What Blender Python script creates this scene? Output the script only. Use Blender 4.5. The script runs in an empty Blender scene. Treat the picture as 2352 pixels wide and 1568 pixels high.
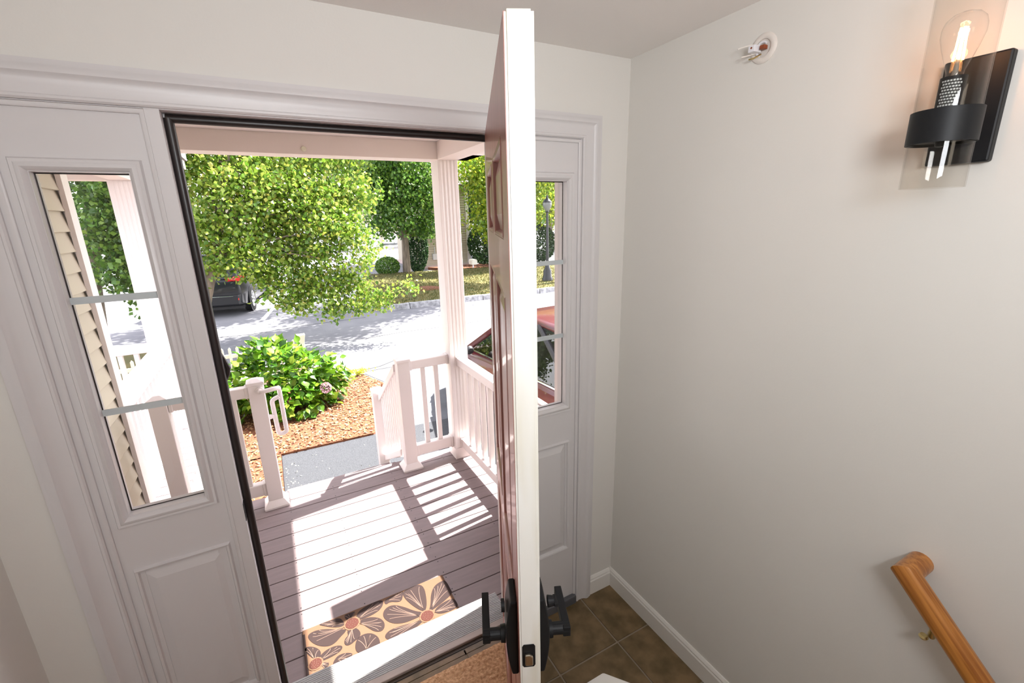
import bpy, bmesh, math, random
import numpy as np
from mathutils import Vector, Matrix
random.seed(7); RNG = np.random.default_rng(7)
C = bpy.context.scene.collection
SC = bpy.context.scene
PI = math.pi

# ------------------------------------------------------------ camera, light
cam = bpy.data.cameras.new('camera'); cam.sensor_width = 36.0; cam.lens = 1028.27 / 2352 * 36
cam.clip_start = 0.02; cam.clip_end = 500
co = bpy.data.objects.new('camera', cam); C.objects.link(co); SC.camera = co
r = Vector((0.87952438, -0.47521299, -0.02468744)); u = Vector((0.14695477, 0.22190751, 0.96393016)); f = Vector((0.45259381, 0.85142802, -0.26500789))
co.matrix_world = Matrix(((r.x, u.x, -f.x, 0.17667), (r.y, u.y, -f.y, -1.43493), (r.z, u.z, -f.z, 1.80084), (0, 0, 0, 1)))

SUN_DIR = Vector((0.70, 0.09, 1.0)).normalized()
world = bpy.data.worlds.new('sky'); SC.world = world; world.use_nodes = True
wn = world.node_tree.nodes; wl = world.node_tree.links
bg = wn['Background']; sky = wn.new('ShaderNodeTexSky'); sky.sky_type = 'NISHITA'; sky.sun_disc = False
sky.sun_elevation = math.asin(SUN_DIR.z); sky.sun_rotation = math.atan2(SUN_DIR.x, SUN_DIR.y)
hs = wn.new('ShaderNodeHueSaturation'); hs.inputs['Saturation'].default_value = 0.35
tint = wn.new('ShaderNodeMix'); tint.data_type = 'RGBA'; tint.blend_type = 'MULTIPLY'; tint.inputs[0].default_value = 1.0
tint.inputs[7].default_value = (1.0, 0.93, 0.93, 1)
wl.new(sky.outputs[0], hs.inputs['Color']); wl.new(hs.outputs[0], tint.inputs[6]); wl.new(tint.outputs[2], bg.inputs['Color'])
bg.inputs['Strength'].default_value = 0.94

def light(name, kind, energy, color, loc, size=None, target=None, size_y=None):
    l = bpy.data.lights.new(name, kind); l.energy = energy; l.color = color
    o = bpy.data.objects.new(name, l); C.objects.link(o); o.location = loc
    if kind == 'AREA':
        l.size = size
        if size_y: l.shape = 'RECTANGLE'; l.size_y = size_y
    if kind == 'POINT': l.shadow_soft_size = size
    if target is not None:
        o.rotation_euler = (Vector(target) - Vector(loc)).to_track_quat('-Z', 'Y').to_euler()
    return o
sun = light('sun', 'SUN', 28.0, (1.0, 0.95, 0.89), (6, 1, 12)); sun.data.angle = 0.0095
sun.rotation_euler = (-SUN_DIR).to_track_quat('-Z', 'Y').to_euler()
# ceiling bounce of the camera flash, and a warm fill added behind the camera for the lower walls
light('flash_bounce', 'AREA', 15.5, (0.965, 1.0, 1.04), (0.38, -1.85, 2.06), 0.42, (0.76, -0.75, 2.25), 0.30)
light('warm_fill_light', 'AREA', 5.2, (1.0, 0.87, 0.70), (0.45, -2.9, 2.25), 0.5, (0.5, -1.0, 1.9))
SC.view_settings.view_transform = 'Standard'; SC.view_settings.look = 'None'
SC.view_settings.exposure = 0.0; SC.view_settings.gamma = 1.0; SC.view_settings.use_curve_mapping = False
SC.cycles.max_bounces = 10; SC.cycles.transparent_max_bounces = 24; SC.cycles.sample_clamp_indirect = 6.0
SC.cycles.use_denoising = True

# ------------------------------------------------------------ materials
def s2l(c):
    return tuple(((x / 255) / 12.92 if x / 255 <= 0.04045 else ((x / 255 + 0.055) / 1.055) ** 2.4) for x in c) + (1,)
def lin(c): return tuple(c) + (1,)
MATS = {}
def mat(name, col, rough=0.5, metal=0.0, noise=0.0, nscale=20.0, bump=0.0, bscale=60.0, col2=None, coat=0.0, spec=0.5, stretch=None, detail=3.0, thr=None, rot=None):
    m = bpy.data.materials.new(name); m.use_nodes = True; nt = m.node_tree; b = nt.nodes['Principled BSDF']
    b.inputs['Base Color'].default_value = lin(col); b.inputs['Roughness'].default_value = rough; b.inputs['Metallic'].default_value = metal
    b.inputs['Coat Weight'].default_value = coat; b.inputs['Specular IOR Level'].default_value = spec
    tc = None
    if noise or bump or col2:
        tc = nt.nodes.new('ShaderNodeTexCoord'); mp = nt.nodes.new('ShaderNodeMapping'); nt.links.new(tc.outputs['Object'], mp.inputs[0])
        if stretch: mp.inputs['Scale'].default_value = stretch
        if rot: mp.vector_type = 'TEXTURE'; mp.inputs['Rotation'].default_value = rot
    if noise or col2:
        n = nt.nodes.new('ShaderNodeTexNoise'); n.inputs['Scale'].default_value = nscale; n.inputs['Detail'].default_value = detail
        nt.links.new(mp.outputs[0], n.inputs['Vector'])
        r_ = nt.nodes.new('ShaderNodeValToRGB')
        c2 = col2 if col2 else tuple(x * (1 - noise) for x in col)
        lo, hi = thr if thr else (0.3, 0.7)
        r_.color_ramp.elements[0].position = lo; r_.color_ramp.elements[1].position = hi
        r_.color_ramp.elements[0].color = lin(c2); r_.color_ramp.elements[1].color = lin(col)
        nt.links.new(n.outputs['Fac'], r_.inputs[0]); nt.links.new(r_.outputs[0], b.inputs['Base Color'])
    if bump:
        n2 = nt.nodes.new('ShaderNodeTexNoise'); n2.inputs['Scale'].default_value = bscale; n2.inputs['Detail'].default_value = 4
        nt.links.new(mp.outputs[0], n2.inputs['Vector'])
        bp = nt.nodes.new('ShaderNodeBump'); bp.inputs['Strength'].default_value = bump; bp.inputs['Distance'].default_value = 0.01
        nt.links.new(n2.outputs['Fac'], bp.inputs['Height']); nt.links.new(bp.outputs[0], b.inputs['Normal'])
    MATS[name] = m
    return m
def leafmat(name, stops, rough=0.35, trans=0.45):
    m = bpy.data.materials.new(name); m.use_nodes = True; nt = m.node_tree; b = nt.nodes['Principled BSDF']
    g = nt.nodes.new('ShaderNodeNewGeometry'); r_ = nt.nodes.new('ShaderNodeValToRGB'); cr = r_.color_ramp
    cr.elements[0].position = 0; cr.elements[0].color = lin(stops[0]); cr.elements[1].position = 1; cr.elements[1].color = lin(stops[-1])
    for i, s in enumerate(stops[1:-1]):
        e = cr.elements.new((i + 1) / (len(stops) - 1)); e.color = lin(s)
    nt.links.new(g.outputs['Random Per Island'], r_.inputs[0]); nt.links.new(r_.outputs[0], b.inputs['Base Color'])
    b.inputs['Roughness'].default_value = rough
    tr = nt.nodes.new('ShaderNodeBsdfTranslucent'); nt.links.new(r_.outputs[0], tr.inputs[0])
    mx = nt.nodes.new('ShaderNodeMixShader'); mx.inputs[0].default_value = trans
    nt.links.new(b.outputs[0], mx.inputs[1]); nt.links.new(tr.outputs[0], mx.inputs[2])
    nt.links.new(mx.outputs[0], nt.nodes['Material Output'].inputs['Surface'])
    MATS[name] = m; return m
def glassmat(name, tintc=(1, 1, 1), refl=1.0):
    m = bpy.data.materials.new(name); m.use_nodes = True; nt = m.node_tree; nt.nodes.remove(nt.nodes['Principled BSDF'])
    t = nt.nodes.new('ShaderNodeBsdfTransparent'); t.inputs[0].default_value = lin(tintc)
    g = nt.nodes.new('ShaderNodeBsdfGlossy'); g.inputs['Roughness'].default_value = 0.01
    lw = nt.nodes.new('ShaderNodeLayerWeight'); lw.inputs[0].default_value = 0.5
    pw = nt.nodes.new('ShaderNodeMath'); pw.operation = 'POWER'; pw.inputs[1].default_value = 4.0
    mu = nt.nodes.new('ShaderNodeMath'); mu.operation = 'MULTIPLY_ADD'; mu.inputs[1].default_value = 0.8 * refl; mu.inputs[2].default_value = 0.03 * refl
    nt.links.new(lw.outputs['Facing'], pw.inputs[0]); nt.links.new(pw.outputs[0], mu.inputs[0])
    mx = nt.nodes.new('ShaderNodeMixShader'); nt.links.new(mu.outputs[0], mx.inputs[0])
    nt.links.new(t.outputs[0], mx.inputs[1]); nt.links.new(g.outputs[0], mx.inputs[2])
    nt.links.new(mx.outputs[0], nt.nodes['Material Output'].inputs['Surface'])
    MATS[name] = m; return m
def emit(name, col, st):
    m = bpy.data.materials.new(name); m.use_nodes = True; b = m.node_tree.nodes['Principled BSDF']
    b.inputs['Base Color'].default_value = lin(col); b.inputs['Emission Color'].default_value = lin(col); b.inputs['Emission Strength'].default_value = st
    MATS[name] = m; return m

wallm = mat('wall_paint', (0.74, 0.713, 0.672), 0.75, bump=0.03, bscale=160)
ceilm = mat('ceiling_paint', (0.90, 0.86, 0.83), 0.85, bump=0.05, bscale=200)
trimm = mat('white_trim_paint', (0.665, 0.636, 0.636), 0.38, bump=0.012, bscale=60)
basem = mat('baseboard_paint', (0.82, 0.79, 0.75), 0.4)
doorw = mat('door_cream_paint', (0.84, 0.83, 0.79), 0.4, col2=(0.66, 0.61, 0.47), nscale=11, stretch=(1, 1, 0.14), thr=(0.34, 0.56), bump=0.02, bscale=90)
doorr = mat('door_maroon_paint', (0.35, 0.13, 0.105), 0.34, coat=0.15, noise=0.25, nscale=30, stretch=(1, 1, 0.1), bump=0.02)
blackm = mat('matte_black_metal', (0.008, 0.0085, 0.010), 0.5, spec=0.28)
rubber = mat('black_weatherstrip', (0.020, 0.015, 0.014), 0.38)
brass = mat('brass', (0.62, 0.50, 0.24), 0.28, 1.0)
nickel = mat('aged_nickel', (0.45, 0.40, 0.32), 0.35, 1.0)
alum = mat('muntin_grey', (0.52, 0.56, 0.57), 0.45)
tilem = mat('tile_brown', (0.21, 0.135, 0.066), 0.42, col2=(0.105, 0.072, 0.030), nscale=14, detail=8, thr=(0.35, 0.65), bump=0.05, bscale=50)
groutm = mat('grout', (0.30, 0.24, 0.18), 0.9)
oak = mat('honey_oak', (0.50, 0.20, 0.040), 0.33, col2=(0.30, 0.098, 0.016), nscale=130, stretch=(1.0, 1.0, 24.0), rot=(math.radians(-44), 0, 0), detail=5, thr=(0.36, 0.60), coat=0.25)
glass = glassmat('clear_glass')
glass2 = glassmat('sconce_glass', (0.955, 0.945, 0.93), 0.5)
carglass = glassmat('car_glass', (0.16, 0.20, 0.19), 2.0)
pvc = mat('white_vinyl', (0.80, 0.745, 0.735), 0.35)
pvcf = mat('beam_vinyl', (0.80, 0.73, 0.69), 0.5)
deckm = mat('composite_decking', (0.235, 0.185, 0.188), 0.6, noise=0.13, nscale=40, stretch=(0.15, 1, 1), bump=0.08, bscale=120)
ribm = mat('ribbed_sill_board', (0.40, 0.405, 0.405), 0.6, noise=0.18, nscale=150)
silm = mat('wood_sill', (0.46, 0.39, 0.35), 0.55, noise=0.2, nscale=30, stretch=(0.2, 1, 1))
bronze = mat('bronze_channel', (0.035, 0.022, 0.010), 0.45)
slate = mat('slate_blue_sill', (0.10, 0.10, 0.11), 0.5)
jute = mat('jute_fibre', (0.78, 0.50, 0.29), 0.95, col2=(0.42, 0.22, 0.10), nscale=90, bump=0.5, bscale=170)
matbase = mat('coir_beige', (0.150, 0.080, 0.045), 0.95, noise=0.15, nscale=300)
matdark = mat('coir_brown', (0.027, 0.0135, 0.012), 0.95, noise=0.2, nscale=300)
matvein = mat('coir_vein', (0.17, 0.11, 0.085), 0.95)
matred = mat('coir_terracotta', (0.060, 0.015, 0.009), 0.95)
siding = mat('cream_siding', (0.46, 0.41, 0.315), 0.55, noise=0.06, nscale=6)
sidedge = mat('siding_shadow_edge', (0.42, 0.36, 0.26), 0.6)
asph_old = mat('old_asphalt', (0.215, 0.215, 0.228), 0.9, col2=(0.155, 0.155, 0.172), nscale=1.1, detail=9, bump=0.4, bscale=60)
asph_new = mat('fresh_asphalt', (0.052, 0.056, 0.064), 0.75, col2=(0.034, 0.037, 0.044), nscale=60, bump=0.6, bscale=110)
crackm = mat('asphalt_crack', (0.03, 0.03, 0.032), 0.9)
linem = mat('road_line', (0.62, 0.64, 0.66), 0.7)
mulchm = mat('mulch', (0.22, 0.085, 0.036), 0.95, col2=(0.09, 0.026, 0.012), nscale=22, bump=0.8, bscale=50, detail=8)
chipm = leafmat('mulch_chip', [(0.13, 0.045, 0.018), (0.30, 0.15, 0.06), (0.52, 0.32, 0.16), (0.20, 0.08, 0.03)], 0.9, 0.0)
grassm = mat('lawn', (0.16, 0.125, 0.032), 0.9, col2=(0.055, 0.068, 0.014), nscale=2.2, detail=10, bump=0.7, bscale=70)
bladem = leafmat('grass_blade', [(0.05, 0.07, 0.015), (0.10, 0.11, 0.025), (0.20, 0.155, 0.05)], 0.7, 0.3)
granite = mat('granite', (0.42, 0.42, 0.43), 0.8, col2=(0.16, 0.16, 0.17), nscale=9, detail=8, bump=0.6, bscale=18)
bark = mat('bark', (0.22, 0.175, 0.13), 0.9, col2=(0.10, 0.08, 0.06), nscale=12, stretch=(1, 1, 0.25), bump=0.6, bscale=30)
leaf_near = leafmat('near_tree_leaf', [(0.05, 0.125, 0.012), (0.13, 0.25, 0.024), (0.23, 0.36, 0.035), (0.38, 0.47, 0.09), (0.09, 0.19, 0.015), (0.46, 0.42, 0.09)], 0.30, 0.42)
leaf_mid = leafmat('mid_tree_leaf', [(0.03, 0.085, 0.014), (0.075, 0.175, 0.025), (0.13, 0.26, 0.035), (0.22, 0.34, 0.055)], 0.34, 0.36)
leaf_yel = leafmat('yellow_tree_leaf', [(0.12, 0.24, 0.02), (0.24, 0.38, 0.03), (0.46, 0.48, 0.04), (0.10, 0.2, 0.03)], 0.34, 0.42)
leaf_dark = leafmat('evergreen_leaf', [(0.010, 0.036, 0.010), (0.025, 0.07, 0.018), (0.05, 0.11, 0.025)], 0.5, 0.2)
leaf_hyd = leafmat('hydrangea_leaf', [(0.03, 0.105, 0.006), (0.07, 0.19, 0.008), (0.13, 0.27, 0.012), (0.24, 0.35, 0.03)], 0.36, 0.36)
leaf_weed = leafmat('weed_leaf', [(0.35, 0.42, 0.03), (0.5, 0.5, 0.06)], 0.5, 0.3)
bloomm = leafmat('bloom_petal', [(0.40, 0.20, 0.30), (0.52, 0.36, 0.40), (0.30, 0.24, 0.16)], 0.7, 0.2)
tire = mat('tire', (0.012, 0.012, 0.013), 0.8); rim = mat('alloy', (0.55, 0.55, 0.56), 0.3, 0.9)
carblack = mat('black_car_paint', (0.010, 0.011, 0.014), 0.28, coat=0.25); carred = mat('maroon_car_paint', (0.085, 0.011, 0.016), 0.3, coat=0.45)
chrome = mat('chrome', (0.8, 0.8, 0.8), 0.12, 1.0); tail = mat('tail_light', (0.65, 0.02, 0.012), 0.2, coat=1.0)
plast = mat('black_plastic', (0.018, 0.018, 0.02), 0.5); seatm = mat('tan_seat', (0.55, 0.42, 0.33), 0.6); headl = mat('headlight_lens', (0.7, 0.72, 0.74), 0.1, coat=1.0)
garm = mat('garage_door_paint', (0.62, 0.61, 0.62), 0.5); roofm = mat('roof_shingle', (0.16, 0.14, 0.13), 0.9, noise=0.4, nscale=8)
found = mat('pink_concrete', (0.52, 0.40, 0.36), 0.85); lampm = mat('lamp_post_black', (0.018, 0.020, 0.024), 0.4)
frost = mat('lamp_lens', (0.17, 0.18, 0.17), 0.3); boxwhite = mat('mailbox_cream', (0.75, 0.72, 0.62), 0.5)
alarmm = mat('alarm_plastic', (0.76, 0.70, 0.65), 0.5); wireo = mat('terminal_orange', (0.26, 0.06, 0.02), 0.5); wirew = mat('connector_white', (0.82, 0.81, 0.85), 0.4)
filam = emit('filament_glow', (1.0, 0.50, 0.19), 20.0); fencem = mat('cream_fence', (0.74, 0.73, 0.58), 0.5); dirt = mat('soil', (0.10, 0.06, 0.04), 0.95)

# ------------------------------------------------------------ mesh helpers
class MB:
    def __init__(s): s.v = []; s.f = []
    def add(s, vs, fs):
        n = len(s.v); s.v += [tuple(p) for p in vs]; s.f += [tuple(i + n for i in q) for q in fs]; return s
    def box(s, x0, x1, y0, y1, z0, z1):
        return s.add([(x0, y0, z0), (x1, y0, z0), (x1, y1, z0), (x0, y1, z0), (x0, y0, z1), (x1, y0, z1), (x1, y1, z1), (x0, y1, z1)],
                     [(0, 3, 2, 1), (4, 5, 6, 7), (0, 1, 5, 4), (1, 2, 6, 5), (2, 3, 7, 6), (3, 0, 4, 7)])
    def frust(s, x0, x1, y0, y1, z0, z1, ins):  # box whose top is inset
        return s.add([(x0, y0, z0), (x1, y0, z0), (x1, y1, z0), (x0, y1, z0), (x0 + ins, y0 + ins, z1), (x1 - ins, y0 + ins, z1), (x1 - ins, y1 - ins, z1), (x0 + ins, y1 - ins, z1)],
                     [(0, 3, 2, 1), (4, 5, 6, 7), (0, 1, 5, 4), (1, 2, 6, 5), (2, 3, 7, 6), (3, 0, 4, 7)])
    def extr(s, poly, axis, a, b):  # poly in the two remaining axes, extruded on axis
        n = len(poly); P = []
        for t in (a, b):
            for p in poly:
                q = list(p); q.insert(axis, t); P.append(tuple(q))
        F = [tuple(range(n - 1, -1, -1)), tuple(range(n, 2 * n))] + [(i, (i + 1) % n, (i + 1) % n + n, i + n) for i in range(n)]
        return s.add(P, F)
    def tube(s, path, rad, seg=12, caps=True):
        path = [Vector(p) for p in path]; n = len(path); rr = rad if isinstance(rad, (list, tuple)) else [rad] * n
        prev = None; rings = []
        for i, p in enumerate(path):
            t = (path[min(i + 1, n - 1)] - path[max(i - 1, 0)]).normalized()
            if prev is None:
                a = Vector((0, 0, 1)) if abs(t.z) < 0.9 else Vector((1, 0, 0)); nrm = t.cross(a).normalized()
            else: nrm = (prev - t * prev.dot(t)).normalized()
            prev = nrm; bn = t.cross(nrm)
            rings.append([tuple(p + (nrm * math.cos(2 * PI * k / seg) + bn * math.sin(2 * PI * k / seg)) * rr[i]) for k in range(seg)])
        V = [q for rg in rings for q in rg]
        F = [(i * seg + k, i * seg + (k + 1) % seg, (i + 1) * seg + (k + 1) % seg, (i + 1) * seg + k) for i in range(n - 1) for k in range(seg)]
        if caps: F += [tuple(range(seg - 1, -1, -1)), tuple(range((n - 1) * seg, n * seg))]
        return s.add(V, F)
    def lathe(s, prof, seg=24, c=(0, 0, 0), axis=2):  # prof (r,z)
        V = []
        for (rr, zz) in prof:
            for k in range(seg):
                a = 2 * PI * k / seg; p = [rr * math.cos(a), rr * math.sin(a)]; p.insert(axis, zz); V.append((c[0] + p[0], c[1] + p[1], c[2] + p[2]))
        n = len(prof)
        F = [(i * seg + k, i * seg + (k + 1) % seg, (i + 1) * seg + (k + 1) % seg, (i + 1) * seg + k) for i in range(n - 1) for k in range(seg)]
        return s.add(V, F)
    def frame(s, x0, x1, z0, z1, prof, y=0, openb=False):  # prof (outward offset, y)
        n = len(prof); V = []
        for (o, yy) in prof: V += [(x0 - o, y + yy, z0 - (0 if openb else o)), (x1 + o, y + yy, z0 - (0 if openb else o)), (x1 + o, y + yy, z1 + o), (x0 - o, y + yy, z1 + o)]
        F = []
        for i in range(n - 1):
            for k in range(4):
                if openb and k == 0: continue
                a, b = i * 4 + k, i * 4 + (k + 1) % 4; F.append((a, b, b + 4, a + 4))
        return s.add(V, F)
WL = {}
def wloc(p): return WL.get(p.name, Vector((0, 0, 0))) if p else Vector((0, 0, 0))
def props(o, label=None, cat=None, group=None, kind=None):
    if label: o['label'] = label
    if cat: o['category'] = cat
    if group: o['group'] = group
    if kind: o['kind'] = kind
    return o
def empty(name, loc, label=None, cat=None, group=None, kind=None, rot=None):
    o = bpy.data.objects.new(name, None); C.objects.link(o); o.location = loc; o.empty_display_size = 0.1
    if rot: o.rotation_euler = rot
    WL[o.name] = Vector((0, 0, 0)) if rot is not None else Vector(loc)
    return props(o, label, cat, group, kind)
def obj(name, mb, m, parent=None, smooth=False, bev=0, label=None, cat=None, group=None, kind=None, seg=2):
    L = wloc(parent); me = bpy.data.meshes.new(name)
    me.from_pydata([(v[0] - L.x, v[1] - L.y, v[2] - L.z) for v in mb.v], [], mb.f); me.update()
    b = bmesh.new(); b.from_mesh(me); bmesh.ops.recalc_face_normals(b, faces=b.faces); b.to_mesh(me); b.free()
    me.materials.append(m)
    if smooth:
        me.polygons.foreach_set('use_smooth', [True] * len(me.polygons))
        me.set_sharp_from_angle(angle=math.radians(40))
    o = bpy.data.objects.new(name, me); C.objects.link(o)
    if parent: o.parent = parent; WL[o.name] = L.copy()
    if bev:
        md = o.modifiers.new('bevel', 'BEVEL'); md.width = bev; md.segments = seg; md.limit_method = 'ANGLE'; md.angle_limit = math.radians(40)
    return props(o, label, cat, group, kind)
def B(*a): return MB().box(*a)

# ============================================================ ROOM SHELL
XL, XR, H, YB = -0.518, 1.469, 2.359, -3.3
mb = MB(); mb.box(XL - 0.2, -0.33, 0, 0.16, -0.02, H + 0.3); mb.box(1.262, XR + 0.2, 0, 0.16, -0.02, H + 0.3); mb.box(-0.33, 1.262, 0, 0.16, 2.084, H + 0.3)
obj('wall_front', mb, wallm, kind='structure')
obj('wall_right', B(XR, XR + 0.12, YB, 0, -1.6, H + 0.1), wallm, kind='structure')
obj('wall_left', B(XL - 0.12, XL, YB, 0, -0.02, H + 0.1), wallm, kind='structure')
obj('wall_back', B(XL - 0.12, XR + 0.12, YB - 0.12, YB, -1.6, H + 0.1), wallm, kind='structure')
obj('ceiling', B(XL - 0.12, XR + 0.12, YB - 0.12, 0, H, H + 0.12), ceilm, kind='structure')
# floor: grout bed with tiles as parts
fl = obj('floor', B(XL, XR, -1.12, 0.0, -0.10, -0.0045), groutm, kind='structure')
px = 1.279; py = -0.275; P = 0.301; g = 0.0035
i0 = int(math.floor((XL - px) / P)); 
for i in range(i0, 2):
    for j in range(-4, 2):
        x0, x1 = max(XL, px + (i - 1) * P + g), min(XR, px + i * P - g); y0, y1 = max(-1.12, py + j * P + g), min(0.03, py + (j + 1) * P - g)
        if y1 > 0.0: y1 = 0.0
        if x1 - x0 < 0.02 or y1 - y0 < 0.02: continue
        obj('tile', B(x0, x1, y0, y1, -0.004, 0.0), tilem, fl, bev=0.0015)
# tile field between jambs, up to the sill
for i in range(i0, 2):
    x0, x1 = max(0.0, px + (i - 1) * P + g), min(0.90, px + i * P - g)
    if x1 - x0 > 0.02: obj('tile', B(x0, x1, 0.002, 0.024, -0.004, 0.0), tilem, fl)
# baseboards
def base(name, seq):
    mb = MB()
    for (a, b, axis, sgn, at_) in seq:
        prof = [(0, 0), (0.013, 0), (0.013, 0.074), (0.010, 0.080), (0.010, 0.086), (0.006, 0.094), (0.004, 0.098), (0, 0.098)]
        if axis == 'y': mb.extr([(at_ - p[0], p[1]) for p in prof], 1, a, b)
        else: mb.extr([(at_ - p[0], p[1]) for p in prof], 0, a, b)
    return obj(name, mb, basem, kind='structure')
base('baseboard_right', [(-1.10, 0.0, 'y', 1, XR)])
base('baseboard_front', [(1.331, XR - 0.013, 'x', 1, 0.0), (XL, -0.402, 'x', 1, 0.0)])
# stairs behind and beside the camera
st = empty('staircase', (0.1, -1.2, 0), kind='structure', label='steps going up from the entry floor', )
for k in range(7):
    obj('step', B(XL, 0.54, -1.15 - 0.25 * (k + 1), -1.15 - 0.25 * k, 0.0, 0.17 * (k + 1)), jute, st) if 0.17 * (k + 1) < 1.0 else None
for k in range(7):
    obj('step', B(0.66, XR, -1.12 - 0.26 * (k + 1), -1.12 - 0.26 * k, -1.6, -0.17 * (k + 1)), jute, st)
# half wall between the two flights, with a white sloping cap
hw = obj('wall_half', MB().extr([(-0.91, -1.3), (-0.91, 0.865), (-1.30, 1.170), (-1.30, -1.3)], 0, 0.555, 0.643), wallm, kind='structure')
obj('cap', MB().extr([(-0.893, 0.878), (-0.893, 0.900), (-1.31, 1.226), (-1.31, 1.204)], 0, 0.540, 0.658), basem, hw, bev=0.004, label='white painted sloping cap')

# ------------------------------------------------------------ door unit casing and frame
CP = [(0, 0), (0, -0.009), (0.004, -0.013), (0.009, -0.013), (0.012, -0.010), (0.030, -0.010), (0.042, -0.013), (0.050, -0.018), (0.053, -0.021), (0.066, -0.021), (0.070, -0.018), (0.079, -0.017), (0.079, 0)]
obj('trim_1', MB().frame(-0.322, 1.250, 0.0, 2.074, CP, 0, True), trimm, kind='structure', smooth=True)
fr = obj('trim_2', MB().box(-0.332, 0.0, -0.001, 0.0, 2.0720, 2.084).box(0, 0.901, -0.001, 0.15, 2.072, 2.084).box(0.901, 1.262, -0.001, 0, 2.072, 2.084)
         .box(-0.030, 0, -0.003, 0.15, 0, 2.074).box(0.901, 0.932, -0.003, 0.045, 0, 2.074).box(0.926, 0.932, 0.045, 0.15, 0, 2.074).box(-0.332, -0.316, -0.002, 0.15, 0, 2.074).box(1.246, 1.262, -0.002, 0.15, 0, 2.074), trimm, kind='structure')
obj('door_stop', MB().box(0.0, 0.007, 0.05, 0.13, 0.02, 2.066).box(0, 0.901, 0.05, 0.13, 2.066, 2.072), pvc, fr)
obj('weatherstrip', MB().tube([(0.0095, 0.042, 0.02), (0.0095, 0.042, 2.061)], 0.0120, 10).tube([(0.005, 0.042, 2.061), (0.896, 0.042, 2.061)], 0.0105, 10).tube([(0.892, 0.042, 0.02), (0.892, 0.042, 2.061)], 0.0085, 10), rubber, fr, smooth=True, label='black rubber weatherstrip')
obj('strike_plate', B(0.0, 0.0015, 0.000, 0.026, 0.925, 0.985), blackm, fr, bev=0.001)
obj('torn_strip', MB().tube([(0.014, 0.046, 1.36), (0.024, 0.05, 1.385), (0.027, 0.052, 1.40), (0.021, 0.05, 1.43), (0.013, 0.046, 1.46)], [0.004, 0.007, 0.008, 0.006, 0.004], 8), rubber, fr, smooth=True)

def sidelight(name, x0, x1, gx0, gx1, ox0, ox1, dark):
    w = empty(name, ((x0 + x1) / 2, 0.05, 0.0), kind='structure', label='narrow sidelight with three panes over a raised panel, ' + dark)
    gz0, gz1 = 1.040, 1.928
    mb = MB(); Y0, Y1 = 0.004, 0.05
    mb.box(x0, gx0, Y0, Y1, 0.0, 2.072); mb.box(gx1, x1, Y0, Y1, 0.0, 2.072); mb.box(gx0, gx1, Y0, Y1, gz1, 2.072); mb.box(gx0, gx1, Y0, Y1, 0.87, gz0); mb.box(gx0, gx1, Y0, Y1, 0.0, 0.32)
    mb.box(gx0, gx1, Y0 + 0.008, Y1, 0.32, 0.87)
    obj('panel_frame', mb, trimm, w)
    obj('bead', MB().frame(x0 + 0.010, x1 - 0.010, 0.0, 2.060, [(0, 0.004), (0, -0.002), (0.004, -0.005), (0.010, -0.005), (0.012, 0.002)], 0, True), trimm, w, smooth=True)
    obj('glazing_moulding', MB().frame(gx0, gx1, gz0, gz1, [(0, 0.03), (0.001, 0.006), (0.004, -0.004), (0.010, -0.009), (0.016, -0.007), (0.020, -0.004), (0.026, -0.005), (0.030, 0.004)], 0), trimm, w, smooth=True)
    pf = obj('raised_panel', MB().frame(ox0 + 0.046, ox1 - 0.046, 0.366, 0.826, [(0, -0.001), (0.028, 0.0075), (0.032, 0.008), (0.036, -0.004), (0.042, -0.006), (0.046, 0.004)], 0).box(ox0 + 0.046, ox1 - 0.046, -0.001, 0.02, 0.366, 0.826), trimm, w)
    dz = (gz1 - gz0) / 3
    for k in range(3):
        obj('pane', B(gx0, gx1, 0.030, 0.034, gz0 + k * dz, gz0 + (k + 1) * dz), glass, w)
    for k in (1, 2):
        obj('muntin', B(gx0, gx1, 0.026, 0.030, gz0 + k * dz - 0.0085, gz0 + k * dz + 0.0085), alum, w, label='grey flat glazing bar')
    obj('gasket', MB().frame(gx0 + 0.003, gx1 - 0.003, gz0 + 0.003, gz1 - 0.003, [(0, 0.0295), (0.003, 0.0295)], 0), rubber, w)
    return w
w1 = sidelight('window_1', -0.316, -0.030, -0.262, -0.086, -0.286, -0.052, 'left of the open entry door')
w2 = sidelight('window_2', 0.932, 1.246, 1.012, 1.188, 0.978, 1.208, 'right of the door, half hidden behind it')
obj('sill_strip', B(0.94, 1.246, -0.020, 0.004, 0.0, 0.045), slate, w2, bev=0.006)

# threshold
th = obj('trim_3', MB().box(0.0, 0.901, 0.05, 0.082, -0.07, 0.006), silm, kind='structure', bev=0.003)
obj('channel', B(0.0, 0.901, 0.024, 0.050, -0.03, -0.006), bronze, th); obj('gold_strip', B(0.0, 0.901, 0.033, 0.035, -0.006, -0.004), bronze, th)
rb = obj('sill_board', B(-0.03, 0.932, 0.082, 0.238, -0.040, -0.001), ribm, th, bev=0.003)
for k in range(17):
    obj('rib', B(-0.03, 0.932, 0.088 + k * 0.0087, 0.0925 + k * 0.0087, -0.001, 0.0006), ribm, th)

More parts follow.
